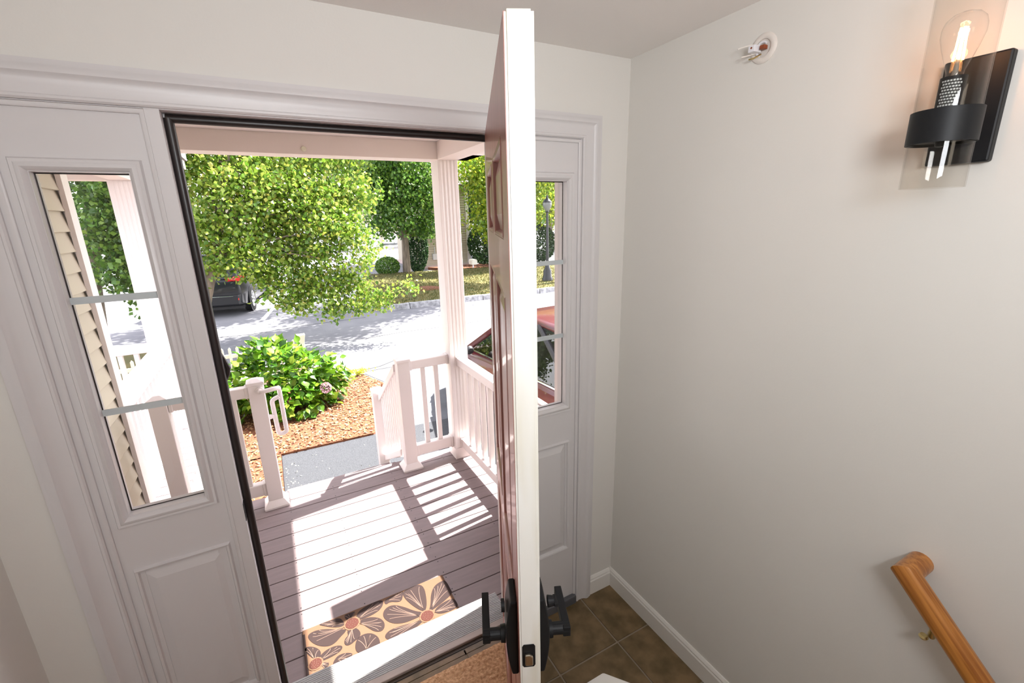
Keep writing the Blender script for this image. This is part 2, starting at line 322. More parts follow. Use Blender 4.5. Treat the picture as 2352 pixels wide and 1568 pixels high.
# ------------------------------------------------------------ the red door, swung in
ang = 1.16038
dr = empty('door_1', (0.90017, -0.00916, 0.0), kind='structure', label='entry door standing open, maroon outside and cream white on edge and inside', rot=(0, 0, PI + ang))
D, T, ZT, ZB = 0.9085, 0.0418, 2.067, 0.016
e = 0.011   # panel recess
obj('core', MB().box(0.02, D - 0.02, -T + e, -e, ZB + 0.02, ZT - 0.02), doorr, dr)
obj('inner_core', MB().box(0.02, D - 0.02, -T + e + 0.003, -e + 0.002, ZB + 0.02, ZT - 0.02), doorw, dr)
cols = [(0.115, 0.415), (0.495, 0.793)]; rows = [(0.22, 0.86), (0.99, 1.665), (1.765, 1.935)]
def stiles(y0, y1):
    mb = MB(); mb.box(0, cols[0][0], y0, y1, ZB, ZT); mb.box(cols[0][1], cols[1][0], y0, y1, ZB, ZT); mb.box(cols[1][1], D - 0.0005, y0, y1, ZB, ZT)
    zz = [ZB] + [v for rw in rows for v in rw] + [ZT]
    for a, b in cols:
        for k in range(0, len(zz), 2): mb.box(a, b, y0, y1, zz[k], zz[k + 1])
    return mb
obj('outer_skin', stiles(-T, -T + e + 0.001), doorr, dr, label='maroon painted outer face')
obj('inner_skin', stiles(-e - 0.001, 0), doorw, dr, label='cream white inner face')
for a, b in cols:
    for z0, z1 in rows:
        for sg, mm in ((-1, doorr), (1, doorw)):
            y = (-T if sg < 0 else 0); s = 1 if sg < 0 else -1
            obj('raised_panel', MB().frame(a + 0.045, b - 0.045, z0 + 0.045, z1 - 0.045, [(0, y + s * 0.003), (0.028, y + s * 0.0105), (0.032, y + s * 0.0105), (0.036, y + s * 0.001), (0.040, y - s * 0.0015), (0.045, y + s * 0.001), (0.045, y + s * e)], 0)
                .box(a + 0.045, b - 0.045, min(y + s * 0.003, y + s * 0.012), max(y + s * 0.003, y + s * 0.012), z0 + 0.045, z1 - 0.045), mm, dr)
obj('lock_edge', MB().box(D - 0.03, D + 0.0000, -T + 0.0008, -0.0008, ZB, ZT - 0.0004).box(D - 0.001, D + 0.0022, -T + 0.0045, -0.0045, ZB, ZT + 0.002), doorw, dr, bev=0.0008, label='cream white worn door edge')
obj('hinge_edge', MB().box(0, 0.02, -T + 0.002, -0.002, ZB, ZT), doorw, dr)
for z in (0.25, 1.05, 1.85):
    obj('hinge', MB().tube([(-0.004, 0.006, z - 0.05), (-0.004, 0.006, z + 0.05)], 0.006, 10), blackm, dr, smooth=True)
lx = D - 0.062
lp = obj('latch_plate', MB().extr([(y, z) for (y, z) in [(-0.0365, 0.945), (-0.0335, 0.940), (-0.0135, 0.940), (-0.0105, 0.945), (-0.0105, 0.991), (-0.0135, 0.996), (-0.0335, 0.996), (-0.0365, 0.991)]], 0, D + 0.0022, D + 0.0038), blackm, dr, bev=0.0006)
obj('latch', MB().extr([(-0.0315, 0.950), (-0.0155, 0.950), (-0.0155, 0.971), (-0.0205, 0.976), (-0.0315, 0.976)], 0, D + 0.0038, D + 0.0105), nickel, lp, bev=0.002, label='worn nickel latch bolt')
def handle(side):  # side -1 exterior, +1 interior
    y0 = -T if side < 0 else 0.0; s = side
    h = None
    pr = [(0, 0), (0.010, 0), (0.016, 0.004)]
    # escutcheon: arched outwards, thickest halfway up
    V = MB(); zs = [0.882 + 0.184 * k / 10 for k in range(11)]; ring = []
    poly = [(y0, 0.882)] + [(y0 + s * (0.013 + 0.011 * max(0.0, 1 - ((z - 0.974) / 0.092) ** 2)), z) for z in zs] + [(y0, 1.066)]
    V.extr(poly, 0, lx - 0.033, lx + 0.033)
    h = obj('handle_plate', V, blackm, dr, bev=0.003)
    obj('handle_rose', MB().tube([(lx, y0 + s * 0.024, 0.957), (lx, y0 + s * 0.034, 0.957)], [0.018, 0.017], 20), blackm, h, smooth=True)
    lm = MB().tube([(lx, y0 + s * 0.032, 0.957), (lx, y0 + s * 0.071, 0.957)], [0.0125, 0.0125], 20)
    lm.extr([(y0 + s * 0.056, 0.945), (y0 + s * 0.072, 0.945), (y0 + s * 0.072, 0.969), (y0 + s * 0.056, 0.969)], 0, lx - 0.100, lx + 0.012)
    obj('lever', lm, blackm, h, bev=0.0015)
    if side > 0:
        tm = MB().tube([(lx, 0.024, 1.030), (lx, 0.038, 1.030)], [0.012, 0.010], 18); tm.box(lx - 0.013, lx + 0.013, 0.037, 0.045, 1.026, 1.034)
        obj('thumb_turn', tm, blackm, h, bev=0.001)
    else:
        obj('keyhole_cylinder', MB().tube([(lx, y0 - 0.024, 1.030), (lx, y0 - 0.031, 1.030)], [0.013, 0.0125], 18), blackm, h, smooth=True)
handle(-1); handle(1)

# ------------------------------------------------------------ rug, doormat
n = 70; mb = MB(); V = []; rx0, rx1, ry0, ry1 = 0.18, 0.862, -0.60, -0.022
for j in range(n + 1):
    for i in range(n + 1):
        x = rx0 + (rx1 - rx0) * i / n; y = ry0 + (ry1 - ry0) * j / n
        edge = min(i, j, n - i, n - j); h = 0.0 if edge == 0 else 0.012 + random.uniform(-0.0022, 0.0022) + 0.0015 * math.sin(j * 1.9)
        V.append((x, y + 0.05 * (rx0 - x) * 0, h + 0.0005))
mb.add(V, [(j * (n + 1) + i, j * (n + 1) + i + 1, (j + 1) * (n + 1) + i + 1, (j + 1) * (n + 1) + i) for j in range(n) for i in range(n)])
rug = obj('jute_rug', mb, jute, smooth=True, label='rough tan woven jute rug on the tiles inside the open door', cat='rug')
DZ = -0.15
dm = empty('doormat', (0.42, 0.43, DZ), 'beige doormat printed with big brown flowers, lying on the porch deck', 'doormat')
obj('mat_base', B(0.055, 0.785, 0.235, 0.628, DZ, DZ + 0.009), matbase, dm, bev=0.003)
PET = {
 'P1':[(0.241, 0.528), (0.211, 0.543), (0.163, 0.574), (0.119, 0.591), (0.089, 0.586), (0.085, 0.566), (0.1, 0.53), (0.128, 0.496), (0.161, 0.477), (0.188, 0.48), (0.214, 0.502), (0.235, 0.515)],
 'P2':[(0.241, 0.56), (0.218, 0.56), (0.183, 0.58), (0.149, 0.61), (0.136, 0.625), (0.178, 0.619), (0.225, 0.616), (0.24, 0.584)],
 'P3':[(0.263, 0.578), (0.252, 0.615), (0.27, 0.618), (0.309, 0.614), (0.293, 0.595), (0.278, 0.579)],
 'P4':[(0.305, 0.564), (0.321, 0.6), (0.354, 0.616), (0.407, 0.622), (0.437, 0.616), (0.442, 0.595), (0.42, 0.564), (0.382, 0.551), (0.337, 0.552), (0.315, 0.554)],
 'P5':[(0.318, 0.54), (0.345, 0.543), (0.378, 0.532), (0.408, 0.507), (0.42, 0.475), (0.414, 0.446), (0.396, 0.433), (0.37, 0.448), (0.348, 0.483), (0.327, 0.521)],
 'P6':[(0.259, 0.521), (0.278, 0.517), (0.298, 0.498), (0.305, 0.469), (0.295, 0.45), (0.275, 0.443), (0.255, 0.433), (0.237, 0.437), (0.231, 0.456), (0.238, 0.476), (0.254, 0.486), (0.252, 0.505)],
 'Q1':[(0.603, 0.439), (0.571, 0.464), (0.533, 0.514), (0.49, 0.553), (0.453, 0.549), (0.434, 0.521), (0.438, 0.485), (0.464, 0.447), (0.508, 0.425), (0.559, 0.422), (0.596, 0.425)],
 'Q2':[(0.618, 0.444), (0.592, 0.48), (0.566, 0.539), (0.556, 0.582), (0.561, 0.61), (0.594, 0.62), (0.646, 0.62), (0.662, 0.583), (0.651, 0.513), (0.635, 0.463)],
 'Q3':[(0.645, 0.429), (0.668, 0.465), (0.687, 0.522), (0.719, 0.566), (0.77, 0.578), (0.782, 0.561), (0.783, 0.51), (0.783, 0.474), (0.723, 0.449), (0.674, 0.433)],
 'Q4':[(0.666, 0.41), (0.707, 0.436), (0.776, 0.441), (0.782, 0.41), (0.78, 0.38), (0.74, 0.374), (0.688, 0.383)],
 'Q5':[(0.597, 0.394), (0.565, 0.392), (0.504, 0.407), (0.446, 0.414), (0.417, 0.399), (0.417, 0.375), (0.441, 0.355), (0.489, 0.352), (0.553, 0.367), (0.589, 0.385)],
 'R1':[(0.092, 0.441), (0.073, 0.475), (0.06, 0.505), (0.068, 0.518), (0.093, 0.507), (0.117, 0.479), (0.123, 0.452), (0.113, 0.435)],
 'R2':[(0.112, 0.427), (0.136, 0.451), (0.172, 0.459), (0.203, 0.451), (0.216, 0.437), (0.203, 0.418), (0.166, 0.41), (0.127, 0.41)],
 'R3':[(0.121, 0.392), (0.13, 0.397), (0.15, 0.386), (0.148, 0.371), (0.131, 0.364)],
 'S1':[(0.309, 0.352), (0.28, 0.369), (0.274, 0.401), (0.288, 0.441), (0.318, 0.452), (0.35, 0.441), (0.372, 0.412), (0.377, 0.379), (0.368, 0.348), (0.347, 0.337)],
 'S2':[(0.176, 0.383), (0.196, 0.4), (0.23, 0.394), (0.254, 0.375), (0.234, 0.361), (0.199, 0.359), (0.169, 0.364)],
 'S3':[(0.456, 0.605), (0.484, 0.615), (0.528, 0.617), (0.557, 0.616), (0.546, 0.592), (0.533, 0.565), (0.514, 0.565), (0.483, 0.586), (0.459, 0.578)],
}
CEN = {'P': (0.28, 0.547), 'Q': (0.624, 0.402), 'R': (0.097, 0.408), 'S': None}
def smoothpoly(p, it=2):
    for _ in range(it):
        q = []
        for i in range(len(p)):
            a, b = p[i], p[(i + 1) % len(p)]
            q += [(0.75 * a[0] + 0.25 * b[0], 0.75 * a[1] + 0.25 * b[1]), (0.25 * a[0] + 0.75 * b[0], 0.25 * a[1] + 0.75 * b[1])]
        p = q
    return p
zt = DZ + 0.009
def ribbon(mb, a, m, b, w, z):
    pts = [((1 - t) ** 2 * a[0] + 2 * t * (1 - t) * m[0] + t * t * b[0], (1 - t) ** 2 * a[1] + 2 * t * (1 - t) * m[1] + t * t * b[1]) for t in [k / 6 for k in range(7)]]
    V = []
    for i, q in enumerate(pts):
        p0 = pts[max(i - 1, 0)]; p1 = pts[min(i + 1, 6)]; dx, dy = p1[0] - p0[0], p1[1] - p0[1]; L = math.hypot(dx, dy) or 1
        V += [(q[0] - dy / L * w, q[1] + dx / L * w, z), (q[0] + dy / L * w, q[1] - dx / L * w, z)]
    mb.add(V, [(2 * i, 2 * i + 1, 2 * i + 3, 2 * i + 2) for i in range(6)])
for k, p in PET.items():
    c = (sum(q[0] for q in p) / len(p), sum(q[1] for q in p) / len(p))
    g_ = [(c[0] + (q[0] - c[0]) * 1.10, min(0.626, max(0.24, c[1] + (q[1] - c[1]) * 1.10))) for q in p]
    pt = obj('petal', MB().extr(smoothpoly(g_), 2, zt - 0.002, zt + 0.0012), matdark, dm)
    ce = CEN[k[0]] or p[0]
    far = sorted(p, key=lambda q: -math.hypot(q[0] - ce[0], q[1] - ce[1]))[:4]
    mb = MB()
    for q in far + [((far[0][0] + far[-1][0]) / 2, (far[0][1] + far[-1][1]) / 2)]:
        e_ = (ce[0] + (q[0] - ce[0]) * 0.93, ce[1] + (q[1] - ce[1]) * 0.93); s_ = (ce[0] + (c[0] - ce[0]) * 0.35, ce[1] + (c[1] - ce[1]) * 0.35)
        ribbon(mb, s_, ((c[0] + e_[0]) / 2 , (c[1] + e_[1]) / 2), e_, 0.0011, zt + 0.0018)
    obj('vein', mb, matvein, pt)
obj('petal', B(0.055, 0.066, 0.25, 0.60, zt - 0.002, zt + 0.0012), matdark, dm)  # dark strip on the left edge: the mat's border shadow, painted in
for (cx, cy, rr) in ((0.280, 0.547, 0.031), (0.624, 0.402, 0.031), (0.097, 0.408, 0.026)):
    obj('flower_centre', MB().extr([(cx + 1.22 * rr * math.cos(a) * (1 + 0.06 * (i % 2)), cy + 1.22 * rr * math.sin(a) * (1 + 0.06 * (i % 2))) for i, a in enumerate([2 * PI * k / 26 for k in range(26)])], 2, zt - 0.002, zt + 0.002), matbase, dm)
    ctr = obj('flower_centre', MB().extr([(cx + rr * math.cos(a) * (1 + 0.05 * (i % 2)), cy + rr * math.sin(a) * (1 + 0.05 * (i % 2))) for i, a in enumerate([2 * PI * k / 20 for k in range(20)])], 2, zt - 0.002, zt + 0.003), matred, dm, label='terracotta flower centre')
    mb = MB()
    for k in range(16):
        a = k * 2.4; q = rr * 0.85 * math.sqrt((k + 0.5) / 16); mb.box(cx + q * math.cos(a) - 0.001, cx + q * math.cos(a) + 0.001, cy + q * math.sin(a) - 0.001, cy + q * math.sin(a) + 0.001, zt + 0.002, zt + 0.0036)
    obj('stamen_dots', mb, matvein, ctr)

# ------------------------------------------------------------ wall sconce
sc = empty('wall_sconce', (XR, -1.0, 1.84), 'black wall sconce with clear glass cylinder and glowing bulb, above the oak handrail', 'lamp')
obj('back_plate', B(1.447, XR, -1.052, -0.952, 1.886, 2.083), blackm, sc, bev=0.0035)
obj('screw', MB().tube([(1.4475, -1.027, 1.985), (1.4445, -1.027, 1.985)], 0.004, 10), blackm, sc, smooth=True)
scx, scy = 1.362, -1.003
obj('arm', MB().box(scx, 1.449, scy - 0.011, scy + 0.011, 1.935, 1.965), blackm, sc, bev=0.002)
obj('band', MB().lathe([(0.0505, 1.920), (0.0535, 1.920), (0.0535, 1.979), (0.0505, 1.979), (0.0505, 1.920)], 48, (scx, scy, 0)), blackm, sc, smooth=True)
obj('holder_disc', MB().lathe([(0.0001, 1.925), (0.046, 1.925), (0.046, 1.932), (0.0001, 1.932)], 32, (scx, scy, 0)), blackm, sc, smooth=True)
obj('finial', MB().lathe([(0.0001, 1.913), (0.007, 1.915), (0.008, 1.920), (0.008, 1.926)], 16, (scx, scy, 0)), blackm, sc, smooth=True)
obj('glass_shade', MB().lathe([(0.0500, 1.838), (0.0500, 2.215), (0.0480, 2.215), (0.0480, 1.838), (0.0500, 1.838)], 64, (scx, scy, 0)), glass2, sc, smooth=True)
sk = obj('socket', MB().lathe([(0.0001, 1.930), (0.0195, 1.930), (0.0195, 2.036), (0.016, 2.036), (0.016, 2.028), (0.0001, 2.028)], 32, (scx, scy, 0)), blackm, sc, smooth=True)
mb = MB()
for rr in range(9):
    for k in range(7):
        a = PI + 0.2 + (k - 3) * 0.22 + (rr % 2) * 0.11; z = 1.985 + rr * 0.0052
        c0 = Vector((scx + 0.0197 * math.cos(a), scy + 0.0197 * math.sin(a), z)); t_ = Vector((-math.sin(a), math.cos(a), 0)) * 0.0016
        mb.add([c0 - t_, c0 + t_, c0 + t_ + Vector((0, 0, 0.003)), c0 - t_ + Vector((0, 0, 0.003))], [(0, 1, 2, 3)])
obj('rating_print', mb, alum, sk)
bulbp = [(0.0125, 2.030), (0.0135, 2.045), (0.019, 2.062), (0.0265, 2.085), (0.0315, 2.105), (0.0315, 2.118), (0.028, 2.130), (0.020, 2.138), (0.010, 2.142), (0.0001, 2.143)]
bl = obj('bulb', MB().lathe(bulbp, 40, (scx, scy, 0)), glass, sc, smooth=True)
mb = MB()
for k in range(4):
    a = 0.5 + k * PI / 2; x0, y0 = scx + 0.007 * math.cos(a), scy + 0.007 * math.sin(a); x1, y1 = scx + 0.0045 * math.cos(a), scy + 0.0045 * math.sin(a)
    mb.tube([(x0, y0, 2.064), (x1, y1, 2.118)], 0.0019, 8)
obj('filament', mb, filam, bl)
obj('bulb_stem', MB().tube([(scx, scy, 2.03), (scx, scy, 2.066)], [0.0055, 0.003], 10), frost, bl, smooth=True)
light('sconce_bulb_light', 'POINT', 0.46, (1.0, 0.42, 0.18), (scx, scy, 2.095), 0.012)

# ------------------------------------------------------------ handrail
hr = empty('handrail', (1.40, -1.12, 0.9), 'round honey oak handrail with mitred end, on the right wall', 'handrail')
dy, dz = -0.694, -0.72; R_ = 0.0255; c0 = Vector((1.400, -1.098, 0.968)); dv = Vector((0, dy, dz))
seg = 24
def mitre(mb, start, dirv, end, endplane, startplane):
    dirv = dirv.normalized(); a = Vector((0, 0, 1)); n1 = dirv.cross(a).normalized(); n2 = dirv.cross(n1); V = []
    for (pt_, pl) in ((start, startplane), (end, endplane)):
        for k in range(seg):
            off = (n1 * math.cos(2 * PI * k / seg) + n2 * math.sin(2 * PI * k / seg)) * R_
            q = pt_ + off
            if pl is not None: q = q + dirv * (-(off.dot(pl)) / dirv.dot(pl))
            V.append(q)
    mb.add(V, [(k, (k + 1) % seg, (k + 1) % seg + seg, k + seg) for k in range(seg)] + [tuple(range(seg - 1, -1, -1)), tuple(range(seg, 2 * seg))])
dvn = dv.normalized(); plane = (dvn - Vector((1, 0, 0))).normalized()
mb = MB(); mitre(mb, c0, dvn, c0 + dvn * 2.2, None, plane); ro = obj('rail', mb, oak, hr, smooth=True)
mb = MB(); mitre(mb, c0, Vector((1, 0, 0)), Vector((XR, c0.y, c0.z)), None, plane); obj('wall_return', mb, oak, hr, smooth=True)
by = c0.y + dy * 0.095; bz = c0.z + dz * 0.095
br = obj('bracket', MB().tube([(XR - 0.006, by + 0.01, bz - 0.068), (1.425, by + 0.006, bz - 0.072), (1.408, by, bz - 0.062), (1.400, by, bz - 0.03)], 0.0065, 12), brass, hr, smooth=True, label='brass bracket')
obj('bracket_rosette', MB().tube([(XR, by + 0.01, bz - 0.068), (XR - 0.006, by + 0.01, bz - 0.068)], [0.022, 0.019], 20), brass, br, smooth=True)
obj('bracket_knob', MB().lathe([(0.0001, -0.006), (0.007, -0.005), (0.0095, 0), (0.007, 0.005), (0.0001, 0.006)], 14, (1.404, by + 0.012, bz - 0.071)), brass, br, smooth=True)

# ------------------------------------------------------------ smoke alarm base
al = empty('alarm_base', (XR, -0.532, 2.237), 'round white smoke alarm mounting plate with loose wiring plug, high on the right wall', 'alarm base')
def disc(prof, m, nm, par, c=(-0.532, 2.237)):
    V = MB(); sg = 40
    P_ = [(XR - h_, c[0] + rr * math.cos(2 * PI * k / sg), c[1] + rr * math.sin(2 * PI * k / sg)) for rr, h_ in prof for k in range(sg)]
    V.add(P_, [(i * sg + k, i * sg + (k + 1) % sg, (i + 1) * sg + (k + 1) % sg, (i + 1) * sg + k) for i in range(len(prof) - 1) for k in range(sg)])
    return obj(nm, V, m, par, smooth=True)
disc([(0.038, 0), (0.038, 0.002), (0.034, 0.006), (0.026, 0.007), (0.0225, 0.005), (0.0225, 0.0012), (0.0001, 0.0012)], alarmm, 'mounting_ring', al)
obj('plug', MB().box(1.432, 1.462, -0.530, -0.510, 2.226, 2.243), wirew, al, bev=0.002)
obj('plug_hole', MB().tube([(1.4325, -0.520, 2.236), (1.4315, -0.520, 2.236)], 0.0028, 12), wireo, al)
obj('terminal', MB().box(1.447, 1.463, -0.547, -0.534, 2.230, 2.240), wireo, al, bev=0.001)
obj('cover_ring', MB().tube([(1.461, -0.532 + 0.017 * math.cos(a), 2.234 + 0.017 * math.sin(a)) for a in [k * PI / 8 - 1.2 for k in range(10)]], 0.0032, 8), wirew, al, smooth=True)
obj('wire', MB().tube([(1.462, -0.525, 2.245), (1.445, -0.508, 2.248), (1.425, -0.492, 2.243), (1.418, -0.488, 2.240)], 0.0018, 8), alarmm, al, smooth=True)
obj('wire', MB().tube([(1.462, -0.518, 2.228), (1.44, -0.503, 2.222), (1.428, -0.494, 2.220)], 0.0018, 8), alarmm, al, smooth=True)
obj('wire', MB().tube([(1.462, -0.530, 2.222), (1.445, -0.520, 2.212), (1.435, -0.513, 2.210)], 0.0022, 8), brass, al, smooth=True)

# ============================================================ PORCH
dk = empty('porch_deck', (0.4, 1.1, DZ), 'porch deck of grey brown composite boards outside the open door', 'deck')
ys = [1.8775 - 0.1387 * k for k in range(-1, 13)]; ys[0] = 2.012
edge = sorted(ys)
for a, b in zip(edge[:-1], edge[1:]):
    if a < 0.16: a = 0.165
    if b - a < 0.03: continue
    obj('deck_board', B(-0.72, 1.50, a + 0.0028, b - 0.0028, DZ - 0.025, DZ), deckm, dk, bev=0.002)
obj('joist', MB().box(-0.72, 1.50, 0.165, 2.0, DZ - 0.20, DZ - 0.045), dirt, dk)
mb = MB()
for yb in edge[1:-1]:
    for xx in (-0.35, 0.06, 0.36, 0.80, 1.24):
        for d_ in (-0.022, 0.022): mb.box(xx - 0.0028, xx + 0.0028, yb + d_ - 0.0028, yb + d_ + 0.0028, DZ, DZ + 0.0006)
o = obj('deck_screws', mb, crackm, dk, kind='stuff')
obj('fascia', B(-0.72, 1.50, 1.985, 2.0, DZ - 0.30, DZ - 0.026), pvc, dk)
ps = empty('porch_steps', (0.48, 2.3, -0.6), 'two composite porch steps down to the blacktop walk', 'steps')
for k, (ya, yb, z) in enumerate(((2.0, 2.285, -0.30), (2.285, 2.57, -0.45))):
    obj('tread', B(0.03, 0.925, ya, yb, z - 0.025, z), deckm, ps, bev=0.002); obj('riser', B(0.03, 0.925, yb - 0.03, yb - 0.012, z - 0.15, z - 0.025), pvc, ps)

def newel(x, y, zb, ztop, label, group='white vinyl newel posts with square caps', w=0.047, skirt=True):
    nw = empty('newel_post', (x, y, zb), label, 'post', group)
    obj('post', B(x - w, x + w, y - w, y + w, zb, ztop - 0.02), pvc, nw, bev=0.004)
    cp = MB().box(x - w - 0.006, x + w + 0.006, y - w - 0.006, y + w + 0.006, ztop - 0.028, ztop - 0.008).frust(x - w - 0.006, x + w + 0.006, y - w - 0.006, y + w + 0.006, ztop - 0.008, ztop + 0.012, 0.035)
    obj('post_cap', cp, pvc, nw, bev=0.002)
    if skirt:
        obj('post_skirt', MB().box(x - w - 0.032, x + w + 0.032, y - w - 0.032, y + w + 0.032, zb, zb + 0.018).frust(x - w - 0.030, x + w + 0.030, y - w - 0.030, y + w + 0.030, zb + 0.018, zb + 0.055, 0.027), pvc, nw, bev=0.003)
    return nw
newel(-0.022, 1.885, DZ, 0.80, 'white vinyl newel post left of the porch steps, with the white grab bar on it')
newel(0.967, 1.872, DZ, 0.79, 'white vinyl newel post with a square cap, right of the porch steps')
newel(-0.552, 1.890, DZ, 0.79, 'white newel post seen shaded through the left sidelight')
newel(0.905, 2.72, -0.6, 0.27, 'low white newel post at the foot of the porch steps, beside the blacktop', skirt=False)

def rail_x(label, x0, x1, yc, zt0, zt1, zb0, zb1, bx):
    rr = empty('porch_railing', ((x0 + x1) / 2, yc, zb0), label, 'railing')
    obj('top_rail', B(x0, x1, yc - 0.032, yc + 0.032, zt0, zt1), pvc, rr, bev=0.006)
    obj('bottom_rail', B(x0, x1, yc - 0.030, yc + 0.030, zb0, zb1), pvc, rr, bev=0.006)
    for x in (x0, x1):
        s = 1 if x == x0 else -1
        for a, b in ((zt0, zt1), (zb0, zb1)): obj('rail_bracket', B(min(x, x + s * 0.02), max(x, x + s * 0.02), yc - 0.036, yc + 0.036, a - 0.003, b + 0.004), pvc, rr, bev=0.003)
    for x in bx: obj('baluster', B(x - 0.018, x + 0.018, yc - 0.018, yc + 0.018, zb1, zt0), pvc, rr, bev=0.002)
    return rr
rail_x('short white railing between the right newel and the corner column', 1.014, 1.332, 1.868, 0.690, 0.762, -0.050, 0.040, (1.120, 1.228))
rail_x('white railing running left from the newel post with the grab bar', -0.503, -0.069, 1.885, 0.690, 0.762, -0.050, 0.040, (-0.405, -0.285, -0.165))
sr = empty('porch_railing', (1.42, 1.07, -0.05), 'long white side railing along the right edge of the porch', 'railing')
obj('top_rail', B(1.383, 1.457, 0.255, 1.80, 0.675, 0.740), pvc, sr, bev=0.006); obj('bottom_rail', B(1.386, 1.454, 0.255, 1.80, -0.045, 0.028), pvc, sr, bev=0.006)
for y, s in ((0.255, 1), (1.80, -1)):
    for a, b in ((0.675, 0.74), (-0.045, 0.028)): obj('rail_bracket', B(1.379, 1.461, min(y, y + s * 0.03), max(y, y + s * 0.03), a - 0.003, b + 0.004), pvc, sr, bev=0.003)
k = 0
while 1.633 - 0.1225 * k > 0.40:
    y = 1.633 - 0.1225 * k; obj('baluster', B(1.402, 1.438, y - 0.018, y + 0.018, 0.028, 0.675), pvc, sr, bev=0.002); k += 1

def column(name, x0, x1, y0, y1, z0, z1, label, flutes=True):
    cl = empty(name, ((x0 + x1) / 2, (y0 + y1) / 2, z0), label, 'column')
    W_ = x1 - x0; pts = [(x0, y0)]
    if flutes:
        for k in range(4):
            xc = x0 + W_ * (0.22 + 0.187 * k); pts += [(xc - 0.009, y0), (xc - 0.005, y0 + 0.002), (xc + 0.005, y0 + 0.002), (xc + 0.009, y0)]
    pts += [(x1, y0)]
    if flutes:
        for k in range(4):
            yc = y0 + (y1 - y0) * (0.22 + 0.187 * k); pts += [(x1, yc - 0.009), (x1 - 0.002, yc - 0.005), (x1 - 0.002, yc + 0.005), (x1, yc + 0.009)]
    pts += [(x1, y1), (x0, y1)]
    obj('shaft', MB().extr(pts, 2, z0, z1), pvc, cl, bev=0.002, seg=1)
    obj('plinth', MB().box(x0 - 0.004, x1 + 0.004, y0 - 0.004, y1 + 0.004, z0, z0 + 0.10), pvc, cl, bev=0.003)
    return cl
column('porch_column', 1.332, 1.482, 1.790, 1.940, DZ, 2.215, 'tall fluted white porch column at the right front corner of the porch')
column('porch_column', 1.300, 1.482, 0.165, 0.255, DZ, 2.215, 'white half column against the house, seen through the right sidelight')
pr = empty('porch_roof', (0.4, 1.1, 2.2), 'white porch roof with boxed beams above the open door', 'roof')
obj('front_beam', B(-0.74, 1.482, 1.785, 1.945, 2.213, 2.33), pvcf, pr, bev=0.002); obj('side_beam', B(1.330, 1.482, 0.165, 1.785, 2.213, 2.33), pvcf, pr, bev=0.002)
obj('porch_ceiling', B(-0.74, 1.78, 0.165, 2.28, 2.330, 2.35), pvc, pr)
obj('eave_box', MB().box(1.482, 1.76, 0.165, 2.28, 2.275, 2.33).box(-0.74, 1.76, 1.945, 2.28, 2.275, 2.33), pvc, pr); obj('roof_deck', B(-0.95, 1.76, 0.165, 2.28, 2.351, 2.50), roofm, pr)
obj('ceiling_cap', MB().lathe([(0.0001, -0.012), (0.012, -0.011), (0.016, 0)], 16, (0.47, 1.782, 2.245), axis=1), fencem, pr, smooth=True)

# grab bar
gb = empty('grab_bar', (0.08, 1.88, 0.5), 'looped white tubular grab bar on the left newel post', 'grab bar')
def arc(pts, n=5, rr=0.04):
    out = [Vector(pts[0])]
    for i in range(1, len(pts) - 1):
        a, b, c = Vector(pts[i - 1]), Vector(pts[i]), Vector(pts[i + 1]); r0 = min(rr, (a - b).length * 0.45, (c - b).length * 0.45)
        p0 = b + (a - b).normalized() * r0; p1 = b + (c - b).normalized() * r0
        for k in range(n + 1):
            t = k / n; out.append(p0 * (1 - t) ** 2 + b * 2 * t * (1 - t) + p1 * t * t)
    return out + [Vector(pts[-1])]
obj('bar', MB().tube(arc([(0.0, 1.845, 0.735), (0.0, 1.795, 0.735), (0.105, 1.80, 0.745), (0.112, 1.93, 0.70), (0.115, 1.97, 0.345), (0.062, 1.97, 0.34), (0.055, 1.93, 0.62), (0.105, 1.925, 0.64)]), 0.0150, 12), pvc, gb, smooth=True)
obj('flange', MB().tube([(0.0, 1.838, 0.735), (0.0, 1.830, 0.735)], [0.026, 0.024], 18), pvc, gb, smooth=True)
obj('flange', MB().tube([(0.026, 1.93, 0.50), (0.055, 1.93, 0.50)], [0.018, 0.012], 14), pvc, gb, smooth=True)
# stair railing on the right
sg_ = empty('stair_railing', (0.92, 2.3, 0.3), 'white sloping stair railing on the right of the porch steps', 'railing')
def slopebar(y0, z0, y1, z1, w, h): return MB().extr([(y0, z0), (y1, z1), (y1, z1 + h), (y0, z0 + h)], 0, 0.935 - w, 0.935 + w)
obj('top_rail', slopebar(1.915, 0.67, 2.68, 0.15, 0.03, 0.065), pvc, sg_, bev=0.005); obj('bottom_rail', slopebar(1.96, -0.08, 2.68, -0.48, 0.028, 0.06), pvc, sg_, bev=0.005)
for k in range(9):
    y = 1.965 + k * 0.078; t = (y - 1.915) / 0.765; obj('baluster', B(0.919, 0.951, y - 0.016, y + 0.016, -0.06 - 0.40 * t, 0.69 - 0.52 * t), pvc, sg_)

# unseen white screen added at the side railing to cast shade on the deck
pv = empty('shade_screen', (1.44, 0.6, DZ), 'added white shade screen, panel with a taller end post, unseen behind the open door', 'screen')
obj('panel', MB().box(1.459, 1.475, 0.262, 0.735, DZ + 0.02, 0.765).box(1.459, 1.475, 0.735, 0.985, DZ + 0.02, 0.86), pvc, pv); obj('end_post', B(1.459, 1.490, 0.735, 0.885, DZ, 1.66), pvc, pv, bev=0.003)


